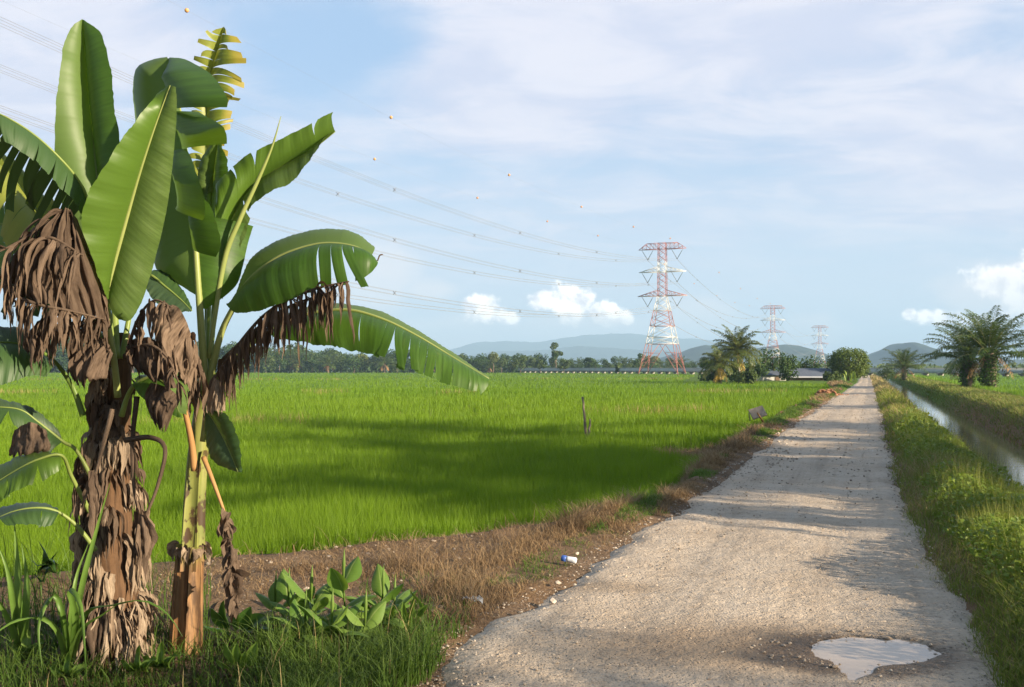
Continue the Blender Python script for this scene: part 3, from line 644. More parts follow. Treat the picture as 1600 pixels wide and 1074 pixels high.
for row, (Y0, stepx) in enumerate(((356, 17), (384, 15))):
    x = -25 + 7 * row
    while x < 1120:
        c = random.random(); Yv = Y0 + random.uniform(-9, 9); hz = 1.0
        # heights read off the photograph along the row
        tall = np.interp(x, [-30, 40, 130, 350, 420, 500, 560, 700, 730, 800, 860, 900, 1000, 1060, 1130], [66, 60, 50, 36, 40, 36, 30, 27, 26, 22, 24, 20, 19, 18, 15])
        pxm = F / Yv; hgt = 1.12 * (tall * random.uniform(.72, 1.08)) / pxm + 2.0 * (row == 1) * .6
        if c < .42 and row == 1 or c < .22: dup(pl, at(x, Yv), random.random() * 6.28, hgt / 7.3)
        else:
            j = random.choices(range(5), (5, 5, .9, 1.0, 4))[0]; p_, h_ = protos[j]
            s = hgt / h_ * (1.12 if j == 2 else 1); dup(p_, at(x, Yv), random.random() * 6.28, (s * random.uniform(.9, 1.25), s * random.uniform(.9, 1.25), s))
        x += stepx * random.uniform(.6, 1.35)
# individuals one can pick out of that line
for px, Y, h, w, mi, lb, tk in ((868, 348, 8.2, 4.2, 0, 'tall tree with a small dense cap standing above the tree line', .55), (528 + 242, 350, 8.4, 5.6, 2, 'tall pale open crowned tree left of centre in the far tree line', .4),
                         (812, 320, 6.0, 7.0, 1, 'broad tree with a bare pale trunk in front of the concrete flume', .3), (843, 322, 5.0, 5.0, 1, 'smaller tree beside the broad tree in front of the flume', .3),
                         (880, 318, 5.3, 5.4, 1, 'rounded tree with two pale stems in front of the flume', .3), (921, 318, 5.8, 4.4, 0, 'lone round tree on one straight trunk before the flume', .34),
                         (966, 300, 3.4, 3.4, 1, 'small shrubby tree right of the lone round tree', .2), (998, 322, 7.0, 5.0, 0, 'dark tree close to the left of the near pylon', .2),
                         (463, 345, 4.0, 2.8, 2, 'bright yellow green round bush in the far tree line', .05)):
    make_tree('tree', lb, h, w, 0, at(px, Y), 900, .5, mi, None, tk, 12)
# undergrowth that closes the foot of the line
g = Geo(); n_ = 9000; px = rng.uniform(-60, 1130, n_); Y = rng.uniform(362, 392, n_); hh = np.interp(px, [-60, 130, 400, 700, 900, 1130], [7, 6, 5.5, 4.4, 3.4, 2.6]) * (.5 + .8 * fbm(px * .05, px * 0, 7))
leafquads(g, np.stack([(px - 800) / F * Y, Y, ZF + hh * rng.random(n_)], 1), .9 + .8 * rng.random(n_), np.tile((.4, -.8, .5), (n_, 1)), rng.random(n_), 0, .7)
tag(g.build('undergrowth', M_cro[0], smooth=False), 'dense dark undergrowth along the foot of the far trees', 'undergrowth', kind='stuff')
g = Geo(); n_ = 5000; px = rng.uniform(1100, 1750, n_); Y = rng.uniform(330, 400, n_); hh = 2.0 + 2.5 * fbm(px * .06, px * 0, 8)
leafquads(g, np.stack([(px - 800) / F * Y, Y, ZF + hh * rng.random(n_)], 1), .8 + .8 * rng.random(n_), np.tile((.4, -.8, .5), (n_, 1)), rng.random(n_), 0, .7)
tag(g.build('scrub', M_cro[1], smooth=False), 'low scrub far off behind the concrete flume', 'scrub', kind='stuff')

# ------------------------------------------------------------------ concrete irrigation flume on short piers
M_conc = mat('weathered_concrete', (.60, .61, .64), (.72, .72, .72), .9, .8, coord='World', rw=.2, bump=.02, bscale=6)
M_pier = mat('pale_concrete', (.26, .24, .21), (.36, .33, .29), .9, 1.5, coord='World', rw=.3)
A = np.array((3.0, 354.0)); B = np.array((128.0, 134.0)); dv = B - A; Ln = np.linalg.norm(dv); dv /= Ln; nv = np.array((dv[1], -dv[0]))
if nv[1] > 0: nv = -nv
fl = thing('irrigation_flume', 'long grey concrete flume on short piers crossing behind the fields', 'flume', (A[0], A[1], ZF))
ang = math.atan2(dv[1], dv[0]); Rz = rotz(ang); mid = (A + B) / 2
g = Geo(); box(g, (mid[0], mid[1], 1.06), (Ln, 1.5, .95), Rz); g.build('trough', M_conc, fl)
g = Geo(); box(g, (mid[0], mid[1], 1.59), (Ln, 1.9, .11), Rz); g.build('rim', M_conc, fl)
i = 0; s = 3.0
npier = 0
while s < Ln - 1 and npier < 72:
    q = A + dv * s; g = Geo(); box(g, (q[0], q[1], .05), (.55, 1.2, 1.0), Rz); box(g, (q[0] + nv[0] * .3, q[1] + nv[1] * .3, .42), (.7, 1.5, .26), Rz); g.build('pier', M_pier, fl); s += 3.6; npier += 1

# ------------------------------------------------------------------ pylons
def paint():
    def ex(N, col, rnd, uvc, no):
        z = N.n('ShaderNodeSeparateXYZ', {0: N.n('ShaderNodeTexCoord').outputs['Object']}).outputs[2]
        z = N.m('DIVIDE', z, 36.6); f = 0.0
        for lo, hi in ((-.1, .234), (.368, .485), (.596, .77), (.854, 1.2)):
            b = N.m('MULTIPLY', N.m('GREATER_THAN', z, lo), N.m('LESS_THAN', z, hi)); f = N.m('ADD', b, f) if f != 0.0 else b
        return N.mix(f, col, (.42, .16, .125))
    return mat('tower_paint', (.70, .68, .64), (.80, .78, .74), .5, 3, rw=.3, extra=ex)
M_tow = paint(); M_ins = mat('insulator_glass', (.10, .12, .14), (.20, .22, .24), .3, 3)
U = 36.6 / 855.0
def half(y): return float(np.interp(y, [85, 425, 520, 735, 935], [24, 27, 47, 88, 128])) * U
def zz_(y): return (935 - y) * U
def make_pylon(label, loc, rz, top='flat'):
    t = thing('power_pylon', label, 'pylon', loc, 'power pylons along the line'); L = np.asarray(loc, float); Rz = rotz(rz)
    W_ = lambda x, y, z: L + Rz @ np.array((x, y, z))
    g = Geo(); lv = [935, 880, 830, 735, 690, 620, 570, 520, 470, 425, 385, 345, 308, 270, 235, 200, 160, 123, 85]
    for a_, b_ in zip(lv[:-1], lv[1:]):
        ha, hb, za, zb = half(a_), half(b_), zz_(a_), zz_(b_); w = .085 if a_ > 500 else .06
        cs = [(-1, -1), (1, -1), (1, 1), (-1, 1)]
        for (x0, y0), (x1, y1) in zip(cs, cs[1:] + cs[:1]):
            bar(g, W_(x0 * ha, y0 * ha, za), W_(x0 * hb, y0 * hb, zb), w)
            if a_ <= 735 or a_ == 935 and False:
                bar(g, W_(x0 * ha, y0 * ha, za), W_(x1 * hb, y1 * hb, zb), .05); bar(g, W_(x1 * ha, y1 * ha, za), W_(x0 * hb, y0 * hb, zb), .05)
            if a_ in (735, 620, 520, 425, 270, 123, 690): bar(g, W_(x0 * ha, y0 * ha, za), W_(x1 * ha, y1 * ha, za), .07)
            if a_ == 85 or b_ == 85: bar(g, W_(x0 * hb, y0 * hb, zb), W_(x1 * hb, y1 * hb, zb), .07)
    # the K bracing of the splayed foot
    hb = half(735); cs = [(-1, -1), (1, -1), (1, 1), (-1, 1)]
    for (x0, y0), (x1, y1) in zip(cs, cs[1:] + cs[:1]):
        mx_, my_ = (x0 + x1) / 2 * hb, (y0 + y1) / 2 * hb
        for x, y in ((x0, y0), (x1, y1)):
            f0 = half(935); bar(g, W_(mx_, my_, zz_(735)), W_(x * f0 * .98, y * f0 * .98, zz_(925)), .07)
            for f in (.3, .62):
                yy = 735 + f * 190; hx = half(yy); p1 = W_(x * hx, y * hx, zz_(yy)); p2 = W_(*(np.array((mx_, my_)) * (1 - f) + np.array((x, y)) * f0 * .98 * f), zz_(735) * (1 - f) + zz_(925) * f); bar(g, p1, p2, .05)
                if f > .5: bar(g, p1, W_(*(np.array((mx_, my_)) * .7 + np.array((x, y)) * f0 * .98 * .3), zz_(735) * .7 + zz_(925) * .3), .05)
    g.build('tower_body', M_tow, t)
    ends = {}
    for lvl, (yb, hl, yt) in enumerate(((123, 155, 85), (270, 155, 236), (425, 162, 387))):
        g = Geo()
        if True:
            hbm = half(yb)
            for sx in (-1, 1):
                tip = W_(sx * hl * U, 0, zz_(yb)); xt = 100 if lvl == 0 else half(yt) / U
                for sy in (-1, 1):
                    r0 = W_(sx * hbm, sy * hbm, zz_(yb)); r1 = W_(sx * half(yt), sy * half(yt), zz_(yt)); k1 = W_(sx * xt * U, sy * hbm * .5, zz_(yt))
                    bar(g, r0, tip, .075)
                    if lvl == 0: bar(g, r1, k1, .06); bar(g, k1, tip, .06)
                    else: bar(g, r1, tip, .06)
                    pv_ = r0
                    for f in (.2, .4, .6, .8):
                        lo = r0 + (tip - r0) * f; 
                        if lvl == 0: hi = (r1 + (k1 - r1) * min(1, f / .55)) if f < .55 else k1 + (tip - k1) * (f - .55) / .45
                        else: hi = r1 + (tip - r1) * f
                        bar(g, lo, hi, .045); bar(g, pv_, hi, .045); pv_ = lo
                ends[(lvl, sx)] = tip
        g.build('cross_arm', M_tow, t)
        for sx in (-1, 1):
            g = Geo(); ap = W_(sx * 96 * U, 0, zz_(yb + 66))
            for xa in (136, 58): tube(g, [W_(sx * xa * U, 0, zz_(yb)), (W_(sx * xa * U, 0, zz_(yb)) * .75 + ap * .25), ap], [.03, .075, .075], 6)
            box(g, ap, (.35, .35, .18)); g.build('insulator', M_ins, t); ends[(lvl, sx, 'c')] = ap
    return t, ends
T = [np.array((-62.0, 18.0, ZF)), np.array((41.5, 265.0, ZF)), np.array((141.5, 521.0, -1.0)), np.array((243.0, 758.0, -1.4)), np.array((345, 1000, -1.4))]
az_line = math.atan2(T[2][1] - T[1][1], T[2][0] - T[1][0]); rzp = az_line - math.pi / 2
ENDS = [None] * 5
_, ENDS[1] = make_pylon('tallest red and white lattice pylon, nearest of the row', T[1], rzp)
_, ENDS[2] = make_pylon('middle red and white lattice pylon behind the coconut palms', T[2], rzp)
_, ENDS[3] = make_pylon('farthest small red and white pylon behind the shed roof', T[3], rzp)
for i in (0, 4): ENDS[i] = {k_: v_ + (T[i] - T[1]) for k_, v_ in ENDS[1].items()}
# ---- conductors: four-wire bundles with spacers
M_wire = mat('aluminium_wire', (.22, .225, .24), (.28, .285, .30), .6, 1)
M_sp = mat('spacer_metal', (.16, .16, .17), (.22, .22, .23), .5, 1)
lvn = ('top', 'middle', 'lowest'); spn = ('coming in left of the near pylon', 'between near and middle pylon', 'between middle and far pylon', '')
def span(a, b, sag, n=40):
    t = np.linspace(0, 1, n)[:, None]; p = a + (b - a) * t; p[:, 2] -= (4 * sag * t * (1 - t))[:, 0]; return p
for sp in range(3):
    for lvl in range(3):
        for sx in (-1, 1):
            a, b = ENDS[sp][(lvl, sx, 'c')], ENDS[sp + 1][(lvl, sx, 'c')]
            p = span(a, b, 7.6); lat = nrm(np.cross(b - a, (0, 0, 1.)))
            t = thing('power_line', f'wire bundle on the {lvn[lvl]} {"left" if sx < 0 else "right"} arm, {spn[sp]}', 'power line', a, 'conductor bundles')
            rad = .016 if sp == 0 else .03
            for ox, oz in ((-.22, 0), (.22, 0), (-.22, -.44), (.22, -.44)) if sp == 0 else ((-.2, 0), (.2, -.3)):
                g = Geo(); tube(g, p + lat * ox + (0, 0, oz), rad, 4, cap=False); g.build('wire', M_wire, t)
            if sp < 2:
                for f in np.arange(.11, .97, .155):
                    q = p[0] + (p[-1] - p[0]) * f; q[2] -= 4 * 7.6 * f * (1 - f); g = Geo()
                    for o1, o2 in (((-.22, 0), (.22, -.44)), ((.22, 0), (-.22, -.44))): bar(g, q + lat * o1[0] + (0, 0, o1[1]), q + lat * o2[0] + (0, 0, o2[1]), .035)
                    g.build('spacer', M_sp, t)
M_ball = mat('marker_orange', (.62, .28, .09), (.72, .36, .14), .5, 2)
ordn = ['first', 'second', 'third', 'fourth', 'fifth', 'sixth', 'seventh', 'eighth', 'ninth']
for sp in range(3):
    for sx in (-1, 1):
        a, b = ENDS[sp][(0, sx)] + (0, 0, 1.5), ENDS[sp + 1][(0, sx)] + (0, 0, 1.5)
        SG = 4.6; p = span(a, b, SG); g = Geo(); tube(g, p, .007, 4, cap=False)
        tag(g.build('earth_wire', M_wire), f'hair thin earth wire over the {"left" if sx < 0 else "right"} arm tips, {spn[sp]}', 'earth wire', 'earth wires')
        fs = ([.16, .335, .47, .60, .73, .86] if sx < 0 else [.27, .40, .535, .665, .80, .93]) if sp == 0 else ([.12, .3, .48, .66, .84] if sx < 0 else [.2, .38, .56, .74, .92])
        if sp == 2: continue
        for j, f in enumerate(fs):
            q = a + (b - a) * f; q[2] -= 4 * SG * f * (1 - f); th = np.linspace(0, np.pi, 9); g = Geo(); rb = .19
            tube(g, np.stack([0 * th, 0 * th, rb * np.cos(th)], 1) + q, rb * np.sin(th) + .001, 12)
            tag(g.build('marker_ball', M_ball, origin=q), f'{ordn[j]} orange marker ball on the {"left" if sx < 0 else "right"} earth wire {spn[sp]}', 'marker ball', 'marker balls on the earth wires')

# ------------------------------------------------------------------ shed, hut, palms and trees round the farm
def wood(): return mat('old_boards', (.13, .085, .05), (.26, .18, .12), .9, 3, stretch=(6, 6, .6), rw=.3)
M_wood = wood(); M_white = mat('white_render', (.55, .54, .50), (.70, .68, .64), .9, 1.2, rw=.2)
def corr():
    def ex(N, col, rnd, uvc, no):
        x = N.n('ShaderNodeSeparateXYZ', {0: N.n('ShaderNodeTexCoord').outputs['Object']}).outputs[0]
        w = N.m('SINE', N.m('MULTIPLY', x, 16.0)); return N.mix(N.m('MULTIPLY', N.ramp(w, .2, .9), .35), col, (.10, .11, .13))
    return mat('iron_sheet', (.085, .10, .13), (.14, .16, .20), .7, .7, rw=.2, extra=ex, spec=.2)
M_roof = corr()
def slab(g, c4, th, r=.5):
    c = np.asarray(c4, float); n_ = nrm(np.cross(c[1] - c[0], c[3] - c[0])); v = np.vstack([c, c - n_ * th])
    g.add(v, [(0, 1, 2, 3), (7, 6, 5, 4), (0, 4, 5, 1), (1, 5, 6, 2), (2, 6, 7, 3), (3, 7, 4, 0)], r=r)
Ys = 124.0; sx0, sx1 = at(1232, Ys)[0], at(1299, Ys)[0]
sh = thing('shed', 'long low field shed with grey sheet roof and board walls', 'shed', ((sx0 + sx1) / 2, Ys, ZF))
g = Geo(); slab(g, [(sx0 - .2, Ys - 1.2, .60), (sx1 + .2, Ys - 1.2, .60), (sx1 + .2, Ys + 1.6, 1.60), (sx0 - .2, Ys + 1.6, 1.60)], .05)
slab(g, [(sx0 - .2, Ys + 1.6, 1.60), (sx1 + .2, Ys + 1.6, 1.60), (sx1 + .2, Ys + 4.4, .60), (sx0 - .2, Ys + 4.4, .60)], .05); g.build('roof', M_roof, sh, smooth=False)
g = Geo(); slab(g, [(sx0 - .55, Ys - 1.75, .42), (sx1 + .1, Ys - 1.75, .42), (sx1 + .1, Ys - 1.1, .585), (sx0 - .55, Ys - 1.1, .585)], .035); g.build('eave_sheet', mat('pale_sheet', (.42, .42, .42), (.55, .54, .53), .6, 1), sh, smooth=False)
g = Geo(); box(g, ((sx0 + sx1) / 2, Ys - .9, .10), (sx1 - sx0 - .2, .08, .92)); box(g, (sx0 + .1, Ys + 1.6, 0), (.08, 4.9, .8)); box(g, (sx1 - .1, Ys + 1.6, 0), (.08, 4.9, .8)); box(g, ((sx0 + sx1) / 2, Ys + 4.1, 0), (sx1 - sx0 - .2, .08, .75)); g.build('wall', M_wood, sh, smooth=False)
for f in (.62, .80): g = Geo(); box(g, (sx0 + (sx1 - sx0) * f, Ys - .96, .05), (.7, .05, .72)); g.build('door', mat('door_boards', (.20, .15, .11), (.34, .26, .20), .9, 4, stretch=(5, 5, .5)), sh, smooth=False)
for k in range(5): g = Geo(); box(g, (sx0 + .1 + (sx1 - sx0 - .3) * k / 4, Ys - 1.15, .08), (.07, .07, .92)); g.build('post', M_wood, sh, smooth=False)
hx0, hx1 = at(1185, 121)[0], at(1228, 121)[0]
hu = thing('hut', 'white walled hut half hidden by dark bushes', 'hut', ((hx0 + hx1) / 2, 121, ZF))
g = Geo(); box(g, ((hx0 + hx1) / 2, 122.2, .2), (hx1 - hx0, 2.4, 1.1)); g.build('wall', M_white, hu, smooth=False)
g = Geo(); slab(g, [(hx0 - .2, 120.7, .72), (hx1 + .2, 120.7, .72), (hx1 + .2, 122.3, 1.25), (hx0 - .2, 122.3, 1.25)], .05); slab(g, [(hx0 - .2, 122.3, 1.25), (hx1 + .2, 122.3, 1.25), (hx1 + .2, 123.8, .72), (hx0 - .2, 123.8, .72)], .05); g.build('roof', M_roof, hu, smooth=False)
g = Geo(); box(g, (hx0 + 2.4, 120.97, .1), (.55, .06, .8)); g.build('door', M_wood, hu, smooth=False)
def coconut(label, loc, h, lean, L, nf, seed, yellow=0, tr=.13):
    loc = np.asarray(loc, float); t = thing('coconut_palm', label, 'palm tree', loc)
    top = loc + np.array((lean, 0, h)); pth = catmull([loc, loc + (lean * .75, 0, h * .45), top], 14)
    g = Geo(); tube(g, pth, np.linspace(tr * 1.25, tr * .8, 14), 8, rough=.12); g.build('trunk', mat('palm_trunk', (.24, .20, .16), (.40, .35, .29), .9, 3, stretch=(1, 1, 3)), t)
    g = Geo()
    for k in range(nf):
        f = k / nf; az = k * 2.399 + seed; el = R(86 - 100 * f ** .9); frond(g, top, az, el, L * (.85 + .3 * random.random()), R(55 + 40 * random.random()), 50, .8, .08, random.random() * .6 + .3, 0, 1, .15, .55, .03)
    g.build('fronds', [M_coco, M_rach], t)
    g = Geo()
    for k in range(3 + yellow * 2): az = seed + k * 2.0 + 2.6; frond(g, top - (0, 0, .15), az, R(-30 - 15 * k), L * .8, R(40), 26, .6, .05, .8, 0, 0, -.1, .8, .03)
    g.build('yellow_frond', mat('yellow_frond', (.34, .23, .04), (.50, .36, .07), .6, 3, trans=.2), t)
    g = Geo()
    for k in range(7): a = k * .9; c = top + (math.cos(a) * .22, math.sin(a) * .22, -.25 - .08 * (k % 2)); th = np.linspace(0, np.pi, 7); tube(g, np.stack([0 * th, 0 * th, .14 * np.cos(th)], 1) + c, .11 * np.sin(th) + .002, 8)
    g.build('coconuts', mat('coconut_husk', (.16, .17, .03), (.30, .26, .06), .6, 4), t)
    return t
M_coco = mat('coconut_leaf', (.035, .065, .012), (.14, .165, .03), .42, 2, rw=.7, trans=.25, tcol=(.35, .36, .04), spec=.4)
coconut('tall coconut palm leaning left of the white hut', at(1163, 113), 3.95, -.85, 3.6, 44, .4)
coconut('short coconut palm with a yellow hanging frond', at(1128, 110), 2.35, -.3, 2.6, 20, 2.1, 1, .08)
for px, Y, h, w, mi, lb in ((1207, 123.9, 4.0, 4.2, 0, 'wide dark bushy tree in front of the white hut'), (1180, 118, 2.6, 2.6, 0, 'dark bush between tall coconut palm and hut'), (1150, 117, 2.6, 3.2, 0, 'dark rounded bush behind the coconut trunks'),
                        (1112, 119, 2.6, 2.8, 0, 'dark bush at the left end of the farm grove'), (1222 + 8, 119, 3.3, 2.4, 0, 'upright dark tree at the left end of the shed'), (1258, 131, 3.2, 4.4, 0, 'low spreading dark tree behind the shed roof'),
                        (1168, 108, 1.5, 1.8, 1, 'small bright shrub at the foot of the tall coconut palm')):
    make_tree('bushy_tree', lb, h * 1.15, w * 1.35, 0, at(px, Y), 1500, .26, mi, None, .1, 18)
# the dome shaped tree by the track
t = thing('dome_tree', 'big dense dome shaped tree beside the end of the track', 'tree', at(1326, 125, -.1)); c0 = at(1326, 125, -.1)
g = Geo(); tube(g, [c0, c0 + (0, 0, 1.2), c0 + (.1, 0, 3)], [.2, .16, .06], 8)
for k in range(6): a = k * 1.05; tube(g, [c0 + (0, 0, .9), c0 + (math.cos(a) * .9, math.sin(a) * .9, 2.0), c0 + (math.cos(a) * 1.7, math.sin(a) * 1.7, 2.9)], [.09, .06, .02], 5)
g.build('trunk', M_bark, t)
cl = [];
for k in range(75):
    z_ = -.85 + 1.8 * (k + .5) / 75; d = np.array((math.cos(k * 2.4) * math.sqrt(1 - z_ * z_), math.sin(k * 2.4) * math.sqrt(1 - z_ * z_), z_)); cl.append((*(c0 + np.array((0, 0, 2.35)) + d * np.array((2.3, 2.3, 1.95)) * (.80 + .20 * rng.random())), .48 + .36 * rng.random()))
g = Geo(); crown_cloud(g, cl, 9000, .21); g.build('crown', mat('dome_leaf', (.045, .085, .010), (.14, .19, .025), .5, 2, rw=.75, trans=.25, tcol=(.3, .36, .03)), t, smooth=False)
# pale broad-leaved shrub at its foot
b0 = at(1335, 117, -.05); t = thing('banana_shrub', 'pale yellow green banana shrub in front of the dome tree', 'shrub', b0)
g = Geo()
for k in range(9):
    a = k * 2.4; base = b0 + np.array((rng.normal(0, .7), rng.normal(0, .3), .1)); l = .5 + .55 * rng.random()
    ribbon(g, catmull([base, base + (math.cos(a) * .15, math.sin(a) * .15, l), base + (math.cos(a) * .55, math.sin(a) * .55, l * 1.25)], 7), .26 * np.sin(np.linspace(.3, 3.1, 7)), (-math.sin(a), math.cos(a), 0), -.3, 0, rng.random())
g.build('leaves', mat('pale_banana_leaf', (.16, .24, .03), (.30, .38, .07), .4, 2, trans=.3, tcol=(.4, .5, .05)), t)
for j, (px, Y, w, lb) in enumerate(((1298, 117, 2.6, 'clipped low hedge bush right of the shed'), (1388, 150, 3.4, 'yellow green bush at the end of the canal verge'), (1346, 160, 3.6, 'low bush in the gap where the track ends'))):
    make_tree('bush', lb, 1.5 + .3 * j, w, 0, at(px, Y, -.15), 900, .22, 1, None, .05, 12)

# oil palms across the canal
oil_palm('largest oil palm with a fern covered trunk across the canal', at(1545, 75, -.1), 2.95, 4.5, 40, .3, tr=.5, fern=1900, nl=50, lw=.065, ll=.85)
oil_palm('oil palm with a fern covered trunk left of the largest one', at(1511, 80, -.1), 2.5, 3.9, 36, 1.7, tr=.45, fern=1700, nl=46, lw=.065, ll=.8)
oil_palm('bushy young oil palm beyond the canal, in front of the round hill', at(1413, 140, -.1), 1.9, 3.6, 40, 2.2, None, 500)
oil_palm('oil palm across the canal at the right border of the photo', at(1640, 76, -.1), 2.6, 3.8, 34, 4.1)
# the same planting carried on along the canal towards the viewer, which shades the track
pr_ = oil_palm('oil palm of the canal row, out of view to the right', (17.4, 6.8, -.1), 4.4, 3.4, 20, 1.1, 'oil palms of the canal row', 300, nl=26, lw=.09)
for x, y, s in ((10.0, -5.4, .95), (12.8, 7.8, .85), (10.6, 6.2, .85), (13.4, 12.4, 1.1), (15.4, 17.4, 1.25), (19.6, 10.6, 1.0), (24.4, 12.4, .9), (26.5, 17.5, 1.0), (17.6, 8.3, 1.05), (21.5, 5.0, 1.05), (16.8, -5.6, .95), (22.3, 19.4, 1.0), (29, 32, .95), (38, 52, 1.0)):
    dup(pr_, (x, y, -.1), x * 1.7, s)
# ------------------------------------------------------------------ banana plants
def leafm(name, c1, c2, back, tr, tcol, rough=.48, dry=.0):
    def ex(N, col, rnd, uvc, no):
        s = N.n('ShaderNodeSeparateXYZ', {0: uvc}).outputs
        st = N.noise(N.vec(N.m('MULTIPLY', s[0], 150.0), N.m('MULTIPLY', s[1], 1.6), rnd), 1.0, 3, .6)
        col = N.mix(N.m('MULTIPLY', N.ramp(st, .35, .70), .55), col, N.mix(.55, c1, (.01, .02, .004)))
        col = N.mix(N.m('MULTIPLY', N.ramp(st, .60, .80), .32), col, (.26, .32, .08))
        bl = N.noise(N.vec(N.m('MULTIPLY', s[0], 7.0), N.m('MULTIPLY', s[1], 2.0), rnd), 2.2, 5, .6)
        ed = N.m('ADD', N.m('ABSOLUTE', s[1]), N.m('MULTIPLY', N.m('SUBTRACT', bl, .5), .30))
        col = N.mix(N.m('MULTIPLY', N.ramp(ed, 1.02 - dry, 1.10 - dry), .85), col, (.20, .12, .045))
        col = N.mix(N.m('MULTIPLY', N.ramp(bl, .62, .80), .35), col, (.20, .24, .04))
        b2_ = N.noise(N.vec(N.m('MULTIPLY', s[0], 26.0), N.m('MULTIPLY', s[1], .8), rnd), 1.0, 3, .6); col = N.mix(N.m('MULTIPLY', N.ramp(b2_, .45, .70), .35), col, N.mix(1.0, col, (.6, .66, .6), 'MULTIPLY'))
        sp = N.noise(N.vec(N.m('MULTIPLY', s[0], 60.0), N.m('MULTIPLY', s[1], 16.0), rnd), 1.0, 3, .7); col = N.mix(N.m('MULTIPLY', N.ramp(sp, .68, .76), .7), col, (.12, .08, .035))
        if dry > .1: col = N.mix(N.m('MULTIPLY', N.ramp(ed, .72 - dry, 1.0 - dry), .8), col, (.36, .30, .05))
        return col
    return mat(name, c1, c2, rough, 2.2, coord='Object', rw=.25, trans=tr, tcol=tcol, spec=.42, back=back, extra=ex)
M_leaf = leafm('banana_leaf', (.040, .105, .012), (.085, .175, .022), (.13, .20, .055), .34, (.22, .36, .015))
M_leafp = leafm('banana_leaf_underside', (.075, .135, .028), (.125, .19, .048), (.10, .19, .02), .34, (.25, .36, .03), .42)
M_leafg = leafm('banana_leaf_grey', (.035, .07, .03), (.07, .115, .06), (.04, .09, .02), .2, (.16, .25, .02), .52)
M_leafy = leafm('banana_leaf_yellowing', (.13, .19, .02), (.26, .30, .045), (.28, .31, .06), .34, (.42, .42, .04), .45, .16)
M_mid = mat('midrib', (.15, .22, .05), (.26, .31, .08), .42, 4, trans=.1)
M_midp = mat('pale_petiole', (.18, .23, .06), (.32, .35, .12), .4, 3)
def deadm(name, c1, c2):
    def ex(N, col, rnd, uvc, no):
        s = N.n('ShaderNodeSeparateXYZ', {0: uvc}).outputs
        st = N.noise(N.vec(N.m('MULTIPLY', s[1], 9.0), N.m('MULTIPLY', s[0], 2.0), N.m('MULTIPLY', rnd, 9.0)), 1.6, 4, .65)
        return N.mix(N.m('MULTIPLY', N.ramp(st, .40, .66), .7), col, (.035, .022, .015))
    return mat(name, c1, c2, .85, 7, rw=.65, trans=.12, tcol=(.35, .17, .06), spec=.15, extra=ex, bump=.006, bscale=28)
M_dead = deadm('dead_leaf', (.060, .041, .030), (.225, .16, .112))
M_deadp = deadm('bleached_dead_leaf', (.24, .17, .115), (.46, .36, .26))
M_deado = mat('dry_petiole', (.26, .13, .045), (.44, .25, .10), .6, 3, stretch=(1, 1, .3))

